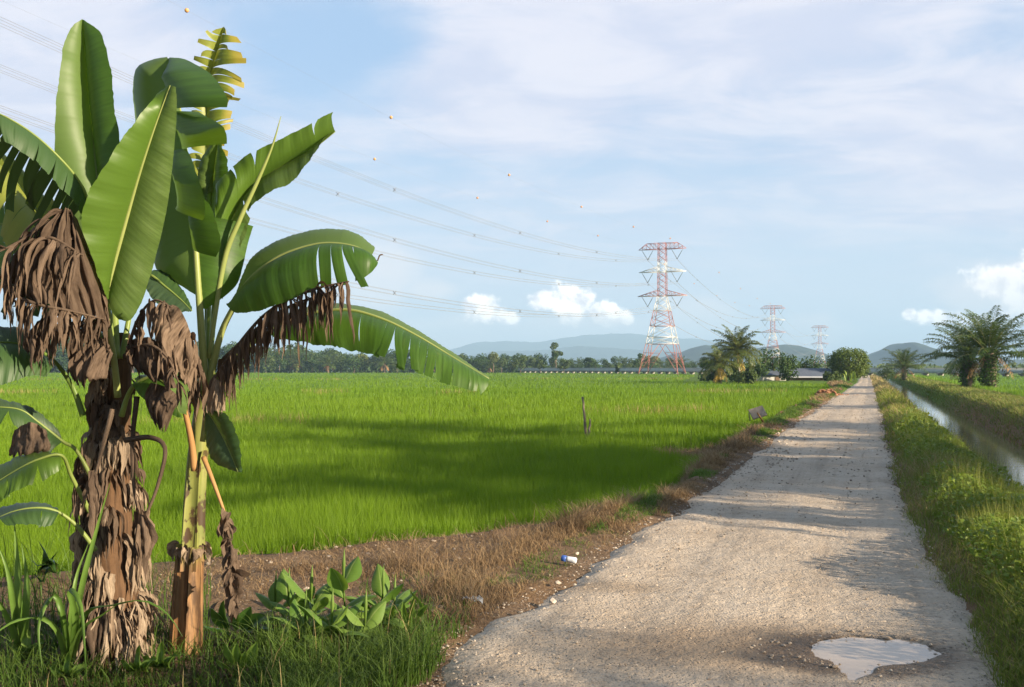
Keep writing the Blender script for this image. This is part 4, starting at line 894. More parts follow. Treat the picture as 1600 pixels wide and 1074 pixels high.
def leaf(parent, name, mats, mid, sides, n=90, ns=9, rib=.012, petiole=None, ribm=None, rnd=.5, label=None):
    """mid: list of (px, py, depth); sides: panels dict(t=(t0,t1), e=edge points, bulge, wave, tears, gap, hang, short)"""
    M3 = catmull([P(*q) for q in mid], 400); g = Geo(); tf = np.linspace(0, 1, 400)
    for pn in sides:
        t0, t1 = pn['t']; E3 = catmull([P(*q) for q in pn['e']], 300); sg = pn.get('sg', 1)
        nt = max(10, int(n * (t1 - t0))); bulge, wave = pn.get('bulge', .06), pn.get('wave', .012) * .5; nst = pn.get('tears', 0)
        cuts = [0.0] + sorted(np.linspace(0, 1, nst + 2)[1:-1] + rng.normal(0, .22 / (nst + 1), nst)) + [1.0]
        if 'cuts' in pn: cuts = [0.0] + list(pn['cuts']) + [1.0]
        ph = rng.random(4) * 6.28; prev_s0 = 0
        for a, b in zip(cuts[:-1], cuts[1:]):
            k = max(4, int(nt * (b - a)) + 2); u = np.linspace(a, b, k)[:, None]; s = np.linspace(0, 1, ns)[None]
            torn = len(cuts) > 2
            s0 = pn.get('s0', .35) * (.5 + rng.random()) if torn else 1.0
            gg = np.clip((s - s0) / (1 - s0 + 1e-6), 0, 1) if torn else 0 * s
            uc = (a + b) / 2; u2 = uc + (u - uc) * (1 - pn.get('gap', .25) * gg * (.5 + rng.random()))
            if torn and a == 0: u2 = np.maximum(u2 - 0, u * 1.0 if False else u2)
            tt = t0 + (t1 - t0) * u2
            Mv = np.stack([np.interp(tt, tf, M3[:, c]) for c in range(3)], -1); Ev = np.stack([np.interp(u2, np.linspace(0, 1, 300), E3[:, c]) for c in range(3)], -1)
            ln = np.linalg.norm(Ev - Mv, axis=-1, keepdims=True); T_ = nrm(np.gradient(Mv, axis=0)); Nv = nrm(np.cross(T_, Ev - Mv))
            av = Nv.reshape(-1, 3).mean(0); 
            if av @ (np.array((0, 0, H)) - Mv.reshape(-1, 3).mean(0)) < 0: Nv = -Nv
            s3 = s[..., None] + 0 * ln; short = 1 - (pn.get('short', .0) * rng.random() if torn else 0)
            rag = 1 - pn.get('rag', .015) * (vnoise(u * 40 + ph[0], 0 * u, 3) + vnoise(u * 110, 0 * u + ph[1], 4))[..., None]
            s3 = s3 * np.where(s[..., None] > .5, 1 - (1 - short * rag) * (s[..., None] * 2 - 1), 1)
            pos = Mv + (Ev - Mv) * s3
            pos = pos + Nv * (bulge * 4 * s3 * (1 - s3)) * np.minimum(ln / .25, 1.5)
            w_ = (np.sin(u * 17 * (t1 - t0) * 2 + ph[2]) * .6 + np.sin(u * 37 * (t1 - t0) * 2 + ph[3]) * .4)[..., None] * wave * s3 ** 1.5
            pos = pos + Nv * w_
            pos = pos + Nv * (.0016 * np.sin((t0 + (t1 - t0) * u) * 330))[..., None] * np.minimum(s3 * 4, 1)   # the corrugation of the side veins
            if torn:
                g3 = gg[..., None]; pos = pos + Nv * (rng.normal(0, .28) * g3 ** 2 * ln * pn.get('flap', .5)) + np.array((0, 0, -1)) * (pn.get('hang', .15) * rng.random() * g3 ** 2 * ln) + T_ * (rng.normal(0, .12) * g3 ** 2 * ln)
            if 'curl' in pn:                                          # outer part rolls over
                cf = np.clip((s3 - pn.get('c0', .6)) / (1 - pn.get('c0', .6)), 0, 1); pos = pos + Nv * pn['curl'] * cf ** 2 * ln
            uv = np.stack(np.broadcast_arrays(t0 + (t1 - t0) * u, sg * s), -1)
            g.add(pos.reshape(-1, 3), gridq(k, ns), None, rnd, uv.reshape(-1, 2), 0)
    o = g.build(name, mats, parent)
    if label: o['label'] = label
    pts = ([P(*q) for q in petiole] if petiole else []); path = catmull(pts + [P(*q) for q in mid], 60) if pts else catmull([P(*q) for q in mid], 50)
    g = Geo(); r1 = rib * (2.0 if pts else 1.3); path = path - nrm(np.array([0, 0, H]) - path.mean(0)) * -.004
    tube(g, path, .78 * np.linspace(r1, rib * .22, len(path)), 8, rnd); g.build('midrib', ribm or M_mid, o)
    return o

def dribbon(g, p0, out, length, width, seed_twist=None, drop=1.0, r=None, m=0):
    """a hanging piece of dead blade: leaves p0 along 'out', then falls; crumpled and curled"""
    ns_ = 1 if width < .03 else int(rng.integers(2, 4)); d0 = nrm(np.asarray(out, float)); rr = rng.random() if r is None else r; n = 16
    sd0 = nrm(np.cross(d0, (0, 0, 1.)) + rng.normal(0, .3, 3)); t = np.linspace(0, 1, n)
    for q in range(ns_):                                            # frays into a few narrow fibrous tongues
        off = (q - (ns_ - 1) / 2) / max(ns_, 1); d = nrm(d0 + sd0 * off * .55 + rng.normal(0, .10, 3)); p = [np.asarray(p0, float) + sd0 * off * width * .35]; v = d.copy(); L = length * (.65 + .5 * rng.random())
        for i in range(n - 1):
            v = nrm(v + np.array((0, 0, -.42 * drop)) + rng.normal(0, .12, 3)); p.append(p[-1] + v * L / (n - 1))
        wq = width * (1.0 if ns_ == 1 else .95 / ns_ * (.7 + .7 * rng.random())); ph = rng.random(2) * 6
        w = wq * (.55 + .6 * np.sin(np.pi * (.1 + .8 * t))) * (1 + .12 * np.sin(t * 9 + ph[0]) + .10 * np.sin(t * 23 + ph[1])) * np.clip(1.02 - t ** 3.0, .03, 1)
        ribbon(g, p, w, sd0 + rng.normal(0, .25, 3), rng.normal(0, .9), rng.normal(0, 1.9), np.clip(rr + rng.normal(0, .15), 0, 1), m, 5, .16, rng.normal(0, .5))
def fringe(g, mid, n, ln, wd, bias=(0, 0, 0), m=0, drop=1.0):
    path = catmull([P(*q) for q in mid], 100)
    for k in range(n):
        i = min(99, int((k + rng.random()) / n * 99)); T_ = nrm(path[min(i + 2, 99)] - path[max(i - 2, 0)])
        o = np.asarray(bias, float) + T_ * rng.normal(.15, .3) + rng.normal(0, .3, 3)
        dribbon(g, path[i], o, ln * (.6 + .7 * rng.random()), wd * (.5 + 1.0 * rng.random()), drop=drop, m=m)
    tube(g, path, np.linspace(.012, .004, 100), 6, .4, m)
def dead(parent, specs, label=None, m=None):
    g = Geo()
    for sp_ in specs: fringe(g, *sp_)
    o = g.build('dead_leaf', m or M_dead, parent)
    if label: o['label'] = label
    return o
def sheet(parent, rows_, label=None, m=None, wob=.03, n=26, name='dead_leaf'):
    """a crumpled sheet lofted between several outline rows of (px, py, depth)"""
    C = np.array([catmull([P(*q) for q in r_], n) for r_ in rows_]); C = np.array([catmull(C[:, j], 18) for j in range(n)])
    i, j = np.meshgrid(np.arange(n) / n, np.arange(18) / 18, indexing='ij'); sd_ = int(rng.integers(1000))
    d = (fbm(i * 5 + sd_, j * 4, sd_, 4) - .5) * 2; fold = np.sin(i * 21 + 5 * fbm(i * 3, j * 3, sd_ + 3)) * .4 + np.sin(i * 47 + 6 * fbm(i * 5, j * 2, sd_ + 4)) * .22
    rag = (vnoise(i * 14 + sd_, 0 * j, 5) - .55) * 1.1 + (vnoise(i * 37, 0 * j, 6) - .5) * .7
    C = C + (C[:, -1:] - C[:, -5:-4]) * (rag * np.clip((j - .45) / .5, 0, 1) ** 1.5)[..., None]
    C = C + np.array((.25, -1, .1))[None, None] * (wob * (d + fold))[..., None]
    g = Geo(); g.add(C.reshape(-1, 3), gridq(n, 18), None, float(rng.random()), np.stack([j, i * 2 - 1], -1).reshape(-1, 2)); o = g.build(name, m or M_dead, parent)
    if label: o['label'] = label
    return o

# ---------------- plant with the dead skirt
bA = G(178, 1040, -.05); DA = bA[1]
pA = thing('banana_plant', 'banana plant with a trunk wrapped in shaggy dead leaves, left foreground', 'banana plant', bA)
g = Geo(); sA = catmull([P(178, 1046, DA), P(174, 930, DA), P(172, 800, DA + .02), P(176, 690, DA + .03), P(182, 600, DA + .03), P(186, 520, DA + .03)], 40)
tube(g, sA, np.interp(np.linspace(0, 1, 40), [0, .15, .5, .8, 1], [.165, .150, .110, .086, .062]), 20, .4, rough=.10); g.build('pseudostem', deadm('old_stem', (.10, .058, .032), (.21, .12, .065)), pA)
# live leaves
leaf(pA, 'leaf', M_leaf, [(178, 470, 5.45), (164, 380, 5.55), (153, 280, 5.62), (144, 190, 5.68), (136, 105, 5.70), (129, 32, 5.66)],
     [dict(t=(.0, 1), e=[(160, 480, 5.5), (118, 390, 5.55), (92, 300, 5.55), (84, 220, 5.52), (89, 140, 5.5), (98, 75, 5.55), (112, 42, 5.6), (127, 30, 5.64)], bulge=.045, wave=.012, sg=-1),
      dict(t=(.0, 1), e=[(190, 480, 5.5), (200, 400, 5.5), (196, 300, 5.5), (190, 235, 5.5), (180, 160, 5.5), (172, 95, 5.52), (158, 52, 5.58), (131, 31, 5.64)], bulge=.05, wave=.01)], rib=.014, petiole=[(182, 560, 5.36)])
leaf(pA, 'leaf', M_leafp, [(168, 462, 5.20), (178, 415, 5.17), (197, 345, 5.12), (217, 275, 5.07), (238, 210, 5.03), (256, 160, 5.0), (266, 134, 4.98)],
     [dict(t=(0, 1), e=[(166, 468, 5.14), (157, 440, 5.06), (139, 392, 4.96), (126, 345, 4.90), (134, 308, 4.87), (163, 258, 4.87), (196, 208, 4.9), (228, 168, 4.95), (246, 148, 5.02), (263, 133, 4.98)], bulge=.03, wave=.014, sg=-1),
      dict(t=(0, 1), e=[(186, 500, 5.2), (206, 500, 5.22), (226, 462, 5.23), (243, 405, 5.22), (258, 345, 5.18), (268, 280, 5.12), (274, 215, 5.06), (277, 165, 5.0), (275, 136, 4.97)], bulge=.05, wave=.012)], rib=.013, petiole=[(184, 620, 5.33), (178, 560, 5.26), (169, 505, 5.22)], ribm=M_midp)
leaf(pA, 'leaf', M_leafg, [(138, 318, 5.15), (122, 282, 5.10), (92, 246, 5.02), (55, 212, 4.95), (15, 186, 4.88), (-40, 160, 4.8)],
     [dict(t=(0, 1), e=[(130, 345, 5.1), (112, 318, 5.02), (84, 288, 4.95), (50, 250, 4.88), (10, 222, 4.82), (-40, 196, 4.75)], bulge=.03, wave=.01, tears=6, s0=.45, gap=.12, hang=.1, flap=.35),
      dict(t=(.02, 1), e=[(118, 360, 5.35), (60, 352, 5.42), (20, 312, 5.35), (-18, 290, 5.3), (-60, 255, 5.2), (-90, 220, 5.1)], bulge=.03, tears=11, s0=.12, gap=.42, hang=.25, flap=.5, short=.35, sg=-1)], rib=.011, petiole=[(176, 540, 5.36), (160, 420, 5.28)])
# second torn yellowing leaf behind it, at the border of the frame
leaf(pA, 'leaf', M_leafy, [(120, 420, 5.6), (80, 365, 5.65), (45, 310, 5.7), (10, 268, 5.75), (-30, 235, 5.8)],
     [dict(t=(0, 1), e=[(130, 385, 5.7), (95, 330, 5.75), (60, 285, 5.8), (25, 252, 5.85), (-20, 222, 5.9)], tears=6, s0=.3, gap=.3, short=.3),
      dict(t=(0, 1), e=[(100, 440, 5.5), (45, 415, 5.5), (0, 370, 5.5), (-30, 330, 5.55), (-60, 280, 5.6)], tears=7, s0=.2, gap=.35, hang=.2, short=.3, sg=-1)], rib=.01, petiole=[(178, 545, 5.5)])
leaf(pA, 'leaf', M_leaf, [(118, 440, 5.7), (85, 395, 5.75), (50, 360, 5.8), (0, 350, 5.85), (-50, 360, 5.9)],
     [dict(t=(0, 1), e=[(110, 400, 5.8), (80, 345, 5.9), (45, 310, 5.95), (0, 300, 6), (-50, 330, 6)], bulge=.04, tears=2, gap=.2), dict(t=(0, 1), e=[(95, 460, 5.6), (45, 470, 5.6), (10, 450, 5.6), (-20, 440, 5.65), (-60, 400, 5.8)], bulge=.04, tears=6, gap=.3, hang=.2, sg=-1)], petiole=[(172, 560, 5.5)])
leaf(pA, 'leaf', M_leafg, [(110, 470, 5.5), (75, 448, 5.45), (40, 438, 5.4), (-5, 440, 5.35), (-50, 455, 5.3)],
     [dict(t=(0, 1), e=[(105, 455, 5.6), (75, 425, 5.6), (35, 415, 5.55), (-10, 415, 5.5), (-50, 430, 5.5)], bulge=.03, tears=4, gap=.2), dict(t=(0, 1), e=[(104, 505, 5.4), (70, 500, 5.3), (30, 492, 5.25), (-10, 488, 5.2), (-50, 500, 5.2)], bulge=.03, tears=13, s0=.12, gap=.42, hang=.2, flap=.4, short=.3, sg=-1)], rib=.010, petiole=[(176, 580, 5.45), (145, 510, 5.5)])
leaf(pA, 'leaf', M_leafy, [(60, 330, 5.9), (40, 300, 5.95), (14, 268, 6.0), (-20, 235, 6.0)],
     [dict(t=(0, 1), e=[(78, 322, 5.9), (60, 292, 5.95), (30, 258, 6), (-15, 228, 6)], tears=3, gap=.2), dict(t=(0, 1), e=[(46, 345, 5.9), (18, 318, 5.9), (-5, 290, 5.95), (-25, 250, 6)], tears=5, s0=.2, gap=.35, sg=-1)], rib=.008, petiole=[(174, 560, 5.5), (110, 420, 5.7)])
# low leaves
leaf(pA, 'leaf', M_leafg, [(82, 562, 5.25), (50, 545, 5.15), (10, 535, 5.05), (-50, 540, 4.95)],
     [dict(t=(0, 1), e=[(70, 535, 5.35), (40, 515, 5.3), (0, 512, 5.25), (-50, 520, 5.2)], bulge=.03, sg=-1), dict(t=(0, 1), e=[(72, 590, 5.1), (48, 588, 5.0), (5, 602, 4.9), (-50, 610, 4.85)], bulge=.04)], rib=.012, petiole=[(130, 650, 5.36), (112, 602, 5.34)], ribm=mat('green_petiole', (.07, .13, .02), (.13, .2, .035), .45, 3))
leaf(pA, 'leaf', M_leaf, [(215, 598, 5.24), (240, 590, 5.2), (262, 604, 5.15), (280, 645, 5.1)],
     [dict(t=(0, 1), e=[(208, 592, 5.35), (228, 587, 5.4), (268, 590, 5.35), (292, 600, 5.3), (292, 650, 5.12)], bulge=.02), dict(t=(0, 1), e=[(205, 600, 5.2), (222, 622, 5.15), (252, 640, 5.1), (284, 655, 5.08)], bulge=.02, sg=-1)], rib=.011, petiole=[(190, 650, 5.34), (200, 618, 5.3)])
leaf(pA, 'leaf', M_leafg, [(232, 430, 5.55), (258, 448, 5.5), (282, 468, 5.45), (300, 486, 5.4)],
     [dict(t=(0, 1), e=[(232, 422, 5.6), (258, 425, 5.6), (285, 452, 5.52), (300, 480, 5.42)], bulge=.02), dict(t=(0, 1), e=[(222, 440, 5.5), (240, 470, 5.42), (268, 485, 5.38), (298, 488, 5.38)], bulge=.02, sg=-1)], petiole=[(190, 560, 5.4), (212, 450, 5.5)])
for mid_, e1, e2, pt, mt in (([(98, 690, 5.3), (60, 660, 5.25), (30, 640, 5.2), (-20, 635, 5.15)], [(90, 670, 5.3), (55, 640, 5.28), (20, 628, 5.25), (-20, 620, 5.2)], [(80, 705, 5.2), (45, 672, 5.15), (15, 662, 5.1), (-20, 662, 5.1)], [(150, 760, 5.34), (120, 705, 5.32)], M_leafg),
                             ([(96, 712, 5.0), (60, 718, 4.95), (20, 738, 4.9), (-30, 770, 4.85)], [(90, 708, 5.05), (50, 706, 5.05), (10, 722, 5.0), (-30, 750, 4.95)], [(96, 730, 4.95), (66, 748, 4.88), (30, 762, 4.82), (-30, 800, 4.8)], [(140, 800, 5.2), (112, 745, 5.1)], M_leafp),
                             ([(90, 800, 5.1), (60, 794, 5.05), (20, 800, 5.0), (-30, 822, 4.95)], [(90, 795, 5.2), (60, 786, 5.2), (15, 790, 5.15), (-30, 806, 5.1)], [(90, 812, 5.0), (60, 816, 4.95), (20, 818, 4.9), (-30, 830, 4.9)], [(150, 860, 5.2), (120, 822, 5.15)], M_leafg)):
    leaf(pA, 'leaf', mt, mid_, [dict(t=(0, 1), e=e1, bulge=.02, sg=-1), dict(t=(0, 1), e=e2, bulge=.03, tears=2, gap=.2)], rib=.009, petiole=pt)
# dead leaves of that plant
dead(pA, [([(170, 512, 5.2), (158, 445, 5.12), (136, 390, 5.02), (106, 326, 4.92)], 26, .40, .036, (-.95, -.2, .15), 0, .6), ([(112, 330, 4.95), (80, 345, 4.9), (40, 372, 4.86), (-10, 398, 4.8)], 14, .36, .04, (-.5, -.2, -.2), 0, .7)], 'large brown hanging dead leaf')
sheet(pA, [[(92, 334, 4.95), (104, 326, 4.92), (116, 336, 4.95)], [(48, 380, 4.90), (92, 372, 4.86), (136, 388, 5.0)], [(14, 424, 4.88), (74, 432, 4.82), (156, 446, 5.1)], [(34, 474, 4.9), (88, 492, 4.86), (170, 512, 5.15)]], 'big crumpled brown dead blade', wob=.075, n=70)
dead(pA, [([(10, 420, 4.85), (22, 458, 4.84), (60, 476, 4.82), (110, 486, 4.88), (165, 500, 5.1)], 34, .20, .036, (-.35, -.2, -.6), 0, .8), ([(40, 384, 4.86), (80, 372, 4.82), (130, 400, 4.9)], 16, .34, .034, (-.5, -.35, -.5), 0, .7)])
sheet(pA, [[(86, 496, 5.0), (70, 494, 4.98), (58, 506, 4.98)], [(78, 532, 4.98), (56, 530, 4.93), (34, 536, 4.95)], [(60, 566, 4.96), (50, 560, 4.93), (42, 550, 4.95)]], wob=.03)
dead(pA, [([(150, 520, 5.25), (110, 505, 5.1), (75, 515, 5.0), (60, 530, 4.95)], 12, .26, .045, (-.3, -.3, 0))])
sheet(pA, [[(152, 524, 5.15), (168, 536, 5.12), (176, 552, 5.1)], [(118, 556, 5.08), (150, 560, 5.02), (170, 572, 5.08)], [(108, 572, 5.05), (136, 588, 4.98), (166, 592, 5.05)], [(120, 610, 5.1), (134, 602, 5.0), (162, 588, 5.08)]], 'cupped brown dead leaf piece', wob=.035)
dead(pA, [([(196, 560, 5.25), (215, 500, 5.12), (240, 470, 5.05), (268, 480, 5.0)], 11, .20, .052, (.25, -.35, .1)), ([(200, 545, 5.2), (235, 540, 5.08), (262, 560, 5.02), (280, 600, 5.0)], 9, .18, .05, (.1, -.35, -.1))])
sheet(pA, [[(205, 530, 5.2), (235, 528, 5.12), (258, 545, 5.08)], [(205, 565, 5.15), (235, 575, 5.06), (268, 585, 5.05)], [(215, 580, 5.12), (240, 598, 5.05), (276, 606, 5.05)]], wob=.05)
sheet(pA, [[(236, 598, 5.14), (262, 606, 5.1), (282, 622, 5.08)], [(226, 622, 5.12), (248, 640, 5.02), (272, 640, 5.06)], [(238, 660, 5.1), (250, 668, 5.05), (260, 672, 5.08)]], wob=.03)
sheet(pA, [[(22, 672, 5.1), (48, 660, 5.05), (72, 672, 5.05)], [(16, 700, 5.08), (46, 698, 5.0), (78, 700, 5.02)], [(14, 716, 5.06), (46, 712, 5.0), (70, 706, 5.02)]], wob=.03)
# skirt: every piece of dead leaf hanging down the trunk
lens = [(z_, a_) for z_ in np.linspace(.0, 1, 62) for a_ in (rng.random() * 6.28,)]
for k in range(68):
    f = .12 + .78 * (k / 68) + .02 * rng.random(); a_ = -math.pi / 2 + rng.normal(0, 1.15); i = int(f * 39); c = sA[i]; rad = np.interp(f, [0, .5, 1], [.17, .115, .07])
    g = Geo(); o = np.array((math.cos(a_), math.sin(a_), 0))
    for q in range(5):
        dribbon(g, c + o * rad * .9 + rng.normal(0, .025, 3), o * .85 + np.array((0, 0, .2)) + rng.normal(0, .25, 3), .12 + .26 * rng.random() * (1.25 - f), .03 + .07 * rng.random(), drop=1.15)
    g.build('dead_leaf', M_deadp if rng.random() < .34 * (1.5 - f) else M_dead, pA)
g = Geo()                                                          # frayed fibres at the foot
for k in range(95):
    a_ = -math.pi / 2 + rng.normal(0, 1.2); o = np.array((math.cos(a_), math.sin(a_), 0)); z0 = .10 + .34 * rng.random()
    dribbon(g, bA + o * (.17 + .05 * rng.random()) + (0, 0, z0), o * .35 + np.array((0, 0, -.7)), .12 + .25 * rng.random(), .012 + .035 * rng.random() ** 2, drop=.35)
g.build('frayed_sheaths', M_deadp, pA)
for pts in ([(214, 620, 5.22), (207, 690, 5.18), (209, 760, 5.14), (216, 800, 5.12)], [(196, 688, 5.2), (236, 684, 5.1), (258, 702, 5.05), (246, 760, 5.02), (222, 820, 5.0)], [(176, 640, 5.2), (160, 700, 5.14), (146, 755, 5.1)]):
    g = Geo(); tube(g, catmull([P(*q) for q in pts], 24), np.linspace(.016, .007, 24), 6, rng.random()); dribbon(g, P(*pts[-1]), (0, -.3, -.6), .3, .13); dribbon(g, P(*pts[-1]) + (0, 0, .06), (.3, -.3, -.4), .24, .12); g.build('dead_petiole', M_dead, pA)

# ---------------- plant with the bare banded stem
bB = G(293, 1022, -.03); DB = bB[1]
pB = thing('banana_plant', 'banana plant with a smooth banded orange and green stem and upright leaves', 'banana plant', bB)
def stemm():
    def ex(N, col, rnd, uvc, no):
        pos = N.n('ShaderNodeTexCoord').outputs['Object']; s = N.n('ShaderNodeSeparateXYZ', {0: pos}).outputs
        n1 = N.noise(N.scale(pos, (14, 14, 1.6)), 1.0, 5, .62); n2 = N.noise(N.scale(pos, (9, 9, 5)), 1.4, 4, .6)
        h = N.m('ADD', s[2], N.m('MULTIPLY', N.m('SUBTRACT', n1, .5), .35))
        low = N.mix(N.ramp(n1, .35, .65), (.17, .085, .035), (.34, .195, .09))
        hi = N.mix(N.ramp(n1, .35, .65), (.15, .17, .04), (.27, .27, .07))
        c = N.mix(N.ramp(h, .50, .66), low, hi)
        c = N.mix(N.m('MULTIPLY', N.ramp(n1, .52, .62), .85), c, (.055, .028, .016))
        bl = N.m('MULTIPLY', N.ramp(n2, .51, .58), N.m('MULTIPLY', N.ramp(h, .55, .7), N.ramp(h, 1.35, 1.1)))
        return N.mix(N.m('MULTIPLY', bl, .9), c, (.05, .022, .016))
    return mat('banana_stem', (.3, .3, .1), (.4, .36, .12), .5, 3, extra=ex, spec=.35)
M_stem = stemm()
sB = catmull([P(293, 1034, DB), P(296, 950, DB), P(300, 860, DB), P(304, 770, DB), P(311, 690, DB), P(319, 620, DB), P(322, 560, DB)], 40)
g = Geo(); tube(g, sB, np.interp(np.linspace(0, 1, 40), [0, .1, .36, .37, .7, 1], [.086, .080, .068, .061, .056, .040]), 20, .5, rough=.02); g.build('pseudostem', M_stem, pB)
g = Geo()                                                          # overlapping old sheaths that split and peel
for a_, z0, z1, w in ((-1.9, .02, .66, .11), (-1.0, .0, .64, .09), (-2.6, .02, .6, .10), (-1.45, .5, 1.1, .09), (-.7, .55, 1.2, .07)):
    zz = np.linspace(z0, z1, 16); c = np.stack([np.interp(zz + bB[2], sB[:, 2], sB[:, k]) for k in range(3)], 1); r_ = np.interp(zz, [0, .6, 1.4], [.089, .072, .058])
    p = c + np.stack([np.cos(a_) * r_, np.sin(a_) * r_, 0 * r_], 1); p[-1] += (math.cos(a_) * .012, math.sin(a_) * .012, 0)
    ribbon(g, p, w * np.linspace(1, .7, 16), (-math.sin(a_), math.cos(a_), 0), -.32, 0, rng.random(), 0, 6, .02)
g.build('old_sheath', M_stem, pB)
def Zr(*a): return a
leaf(pB, 'leaf', [M_leaf], [(318, 560, 5.52), (310, 450, 5.48), (303, 350, 5.48), (293, 255, 5.50), (282, 175, 5.55), (264, 92, 5.60)],
     [dict(t=(.2, 1), e=[(309, 462, 5.5), (280, 446, 5.62), (250, 428, 5.75), (236, 385, 5.8), (228, 310, 5.85), (218, 245, 5.85), (212, 190, 5.85), (207, 135, 5.82), (212, 108, 5.78), (236, 94, 5.7), (262, 89, 5.62)], bulge=.05, sg=-1),
      dict(t=(.80, 1), e=[(356, 168, 5.05), (358, 158, 5.03), (347, 138, 5.1), (325, 112, 5.25), (290, 93, 5.5), (266, 90, 5.6)], bulge=.10, rag=.004),
      dict(t=(.655, .80), e=[(374, 228, 5.08), (378, 212, 5.0), (374, 202, 4.98), (352, 190, 5.1), (320, 176, 5.3)], bulge=.09, rag=.004, curl=.12),
      dict(t=(.50, .66), e=[(338, 345, 5.2), (346, 338, 5.15), (342, 300, 5.15), (326, 262, 5.2), (306, 232, 5.3)], bulge=.10, rag=.004, curl=.2),
      dict(t=(.36, .52), e=[(338, 402, 5.3), (346, 384, 5.25), (340, 350, 5.22), (328, 322, 5.25), (312, 306, 5.3)], bulge=.06, rag=.004),
      dict(t=(.17, .46), e=[(320, 484, 5.5), (345, 468, 5.52), (370, 445, 5.55), (380, 415, 5.58), (388, 380, 5.6), (396, 354, 5.6)], bulge=.04, rag=.004)], rib=.017, petiole=[(322, 610, 5.54)], ribm=M_midp, label='broad central leaf torn into drooping panels')
leaf(pB, 'leaf', M_leafp, [(340, 420, 5.62), (362, 345, 5.66), (395, 292, 5.68), (445, 258, 5.66), (490, 232, 5.62), (524, 206, 5.58)],
     [dict(t=(.12, 1), e=[(344, 300, 5.7), (340, 278, 5.66), (372, 250, 5.62), (392, 236, 5.6), (450, 208, 5.56), (500, 184, 5.54), (518, 176, 5.54)], bulge=.07, tears=0, cuts=(.24, .42, .86), s0=.5, gap=.08, hang=.12, flap=.3, sg=-1),
      dict(t=(0, 1), e=[(345, 470, 5.6), (372, 385, 5.55), (396, 322, 5.55), (425, 300, 5.5), (462, 280, 5.5), (492, 240, 5.5), (512, 214, 5.54)], bulge=.04, cuts=(.42,), s0=.55, gap=.06)], rib=.012, petiole=[(324, 600, 5.55), (332, 520, 5.6)])
g = Geo(); t_ = np.linspace(0, 1, 30); tube(g, catmull([P(326, 560, 5.52), P(350, 410, 5.48), P(374, 345, 5.46), P(402, 284, 5.45), P(425, 230, 5.44), P(439, 182, 5.43)], 30), np.interp(t_, [0, .45, .75, 1], [.013, .016, .011, .002]), 10, .5); g.build('rolled_leaf', M_midp, pB)
leaf(pB, 'leaf', M_leafy, [(322, 420, 5.9), (322, 300, 6.0), (322, 200, 6.1), (326, 130, 6.12), (336, 90, 6.1), (350, 42, 6.05)],
     [dict(t=(.3, 1), e=[(290, 300, 6.0), (292, 250, 6.05), (296, 180, 6.1), (300, 130, 6.1), (300, 98, 6.05), (305, 72, 6.0), (310, 54, 6.0), (335, 44, 6.02)], tears=20, s0=.12, gap=.42, hang=.05, flap=.35, short=.3, sg=-1),
      dict(t=(.3, 1), e=[(352, 300, 6.0), (358, 250, 6.05), (368, 170, 6.1), (384, 148, 6.05), (386, 120, 6.05), (384, 88, 6.0), (376, 68, 6.0), (358, 44, 6.02)], tears=20, s0=.12, gap=.4, hang=.1, flap=.35, short=.25)], rib=.007, petiole=[(325, 590, 5.6), (322, 500, 5.75)], label='tattered yellow green leaf with dried strip ends')
leaf(pB, 'leaf', M_leaf, [(328, 380, 5.95), (330, 320, 6.0), (334, 270, 6.0), (340, 225, 5.95)],
     [dict(t=(0, 1), e=[(345, 380, 5.9), (358, 310, 5.9), (356, 255, 5.9), (345, 224, 5.92)], bulge=.04), dict(t=(0, 1), e=[(310, 380, 5.95), (304, 310, 6.0), (314, 250, 6.0), (334, 222, 5.95)], sg=-1)], petiole=[(325, 560, 5.6)])
leaf(pB, 'leaf', M_leaf, [(364, 482, 5.42), (384, 446, 5.38), (412, 418, 5.34), (448, 396, 5.30), (500, 381, 5.26), (545, 383, 5.22), (572, 394, 5.2), (590, 410, 5.18)],
     [dict(t=(0, 1), e=[(352, 474, 5.36), (372, 488, 5.3), (412, 484, 5.22), (462, 468, 5.14), (520, 448, 5.08), (560, 440, 5.06), (580, 432, 5.08), (590, 415, 5.16)], bulge=.07, cuts=(.66, .72, .775, .83), s0=.3, gap=.05, hang=.03, flap=.14, rag=.008),
      dict(t=(.1, .95), e=[(372, 470, 5.5), (388, 440, 5.62), (408, 412, 5.72), (430, 398, 5.75), (480, 380, 5.72), (540, 378, 5.6), (575, 392, 5.4)], bulge=.05, sg=-1)], rib=.016, petiole=[(322, 640, 5.52), (332, 575, 5.52), (346, 520, 5.48)], ribm=M_midp)
leaf(pB, 'leaf', M_leaf, [(420, 520, 5.62), (452, 502, 5.60), (492, 489, 5.57), (545, 485, 5.52), (600, 500, 5.46), (655, 527, 5.40), (710, 560, 5.34), (764, 592, 5.28)],
     [dict(t=(0, 1), e=[(425, 532, 5.5), (480, 545, 5.42), (530, 552, 5.34), (572, 562, 5.28), (600, 574, 5.22), (640, 588, 5.18), (690, 606, 5.16), (722, 614, 5.16), (745, 618, 5.18), (762, 604, 5.24)], bulge=.05, cuts=(.42, .53, .57, .605, .64, .68, .715, .75, .785, .825, .90, .92, .94), s0=.42, gap=.06, hang=.02, flap=.08, short=.10, rag=.03),
      dict(t=(0, 1), e=[(430, 500, 5.8), (470, 488, 5.85), (520, 480, 5.85), (600, 496, 5.75), (655, 524, 5.62), (710, 557, 5.5), (764, 590, 5.32)], bulge=.03, sg=-1)], rib=.014, petiole=[(318, 690, 5.52), (330, 612, 5.52), (362, 560, 5.58)], ribm=M_midp, label='long leaf arching right with a comb of tears')
g = Geo(); p0 = P(590, 408, 5.18); tube(g, catmull([p0, p0 + (.012, 0, .03), p0 + (.03, 0, .035)], 8), [.004] * 7 + [.002], 5); g.build('leaf_tip', M_dead, pB)
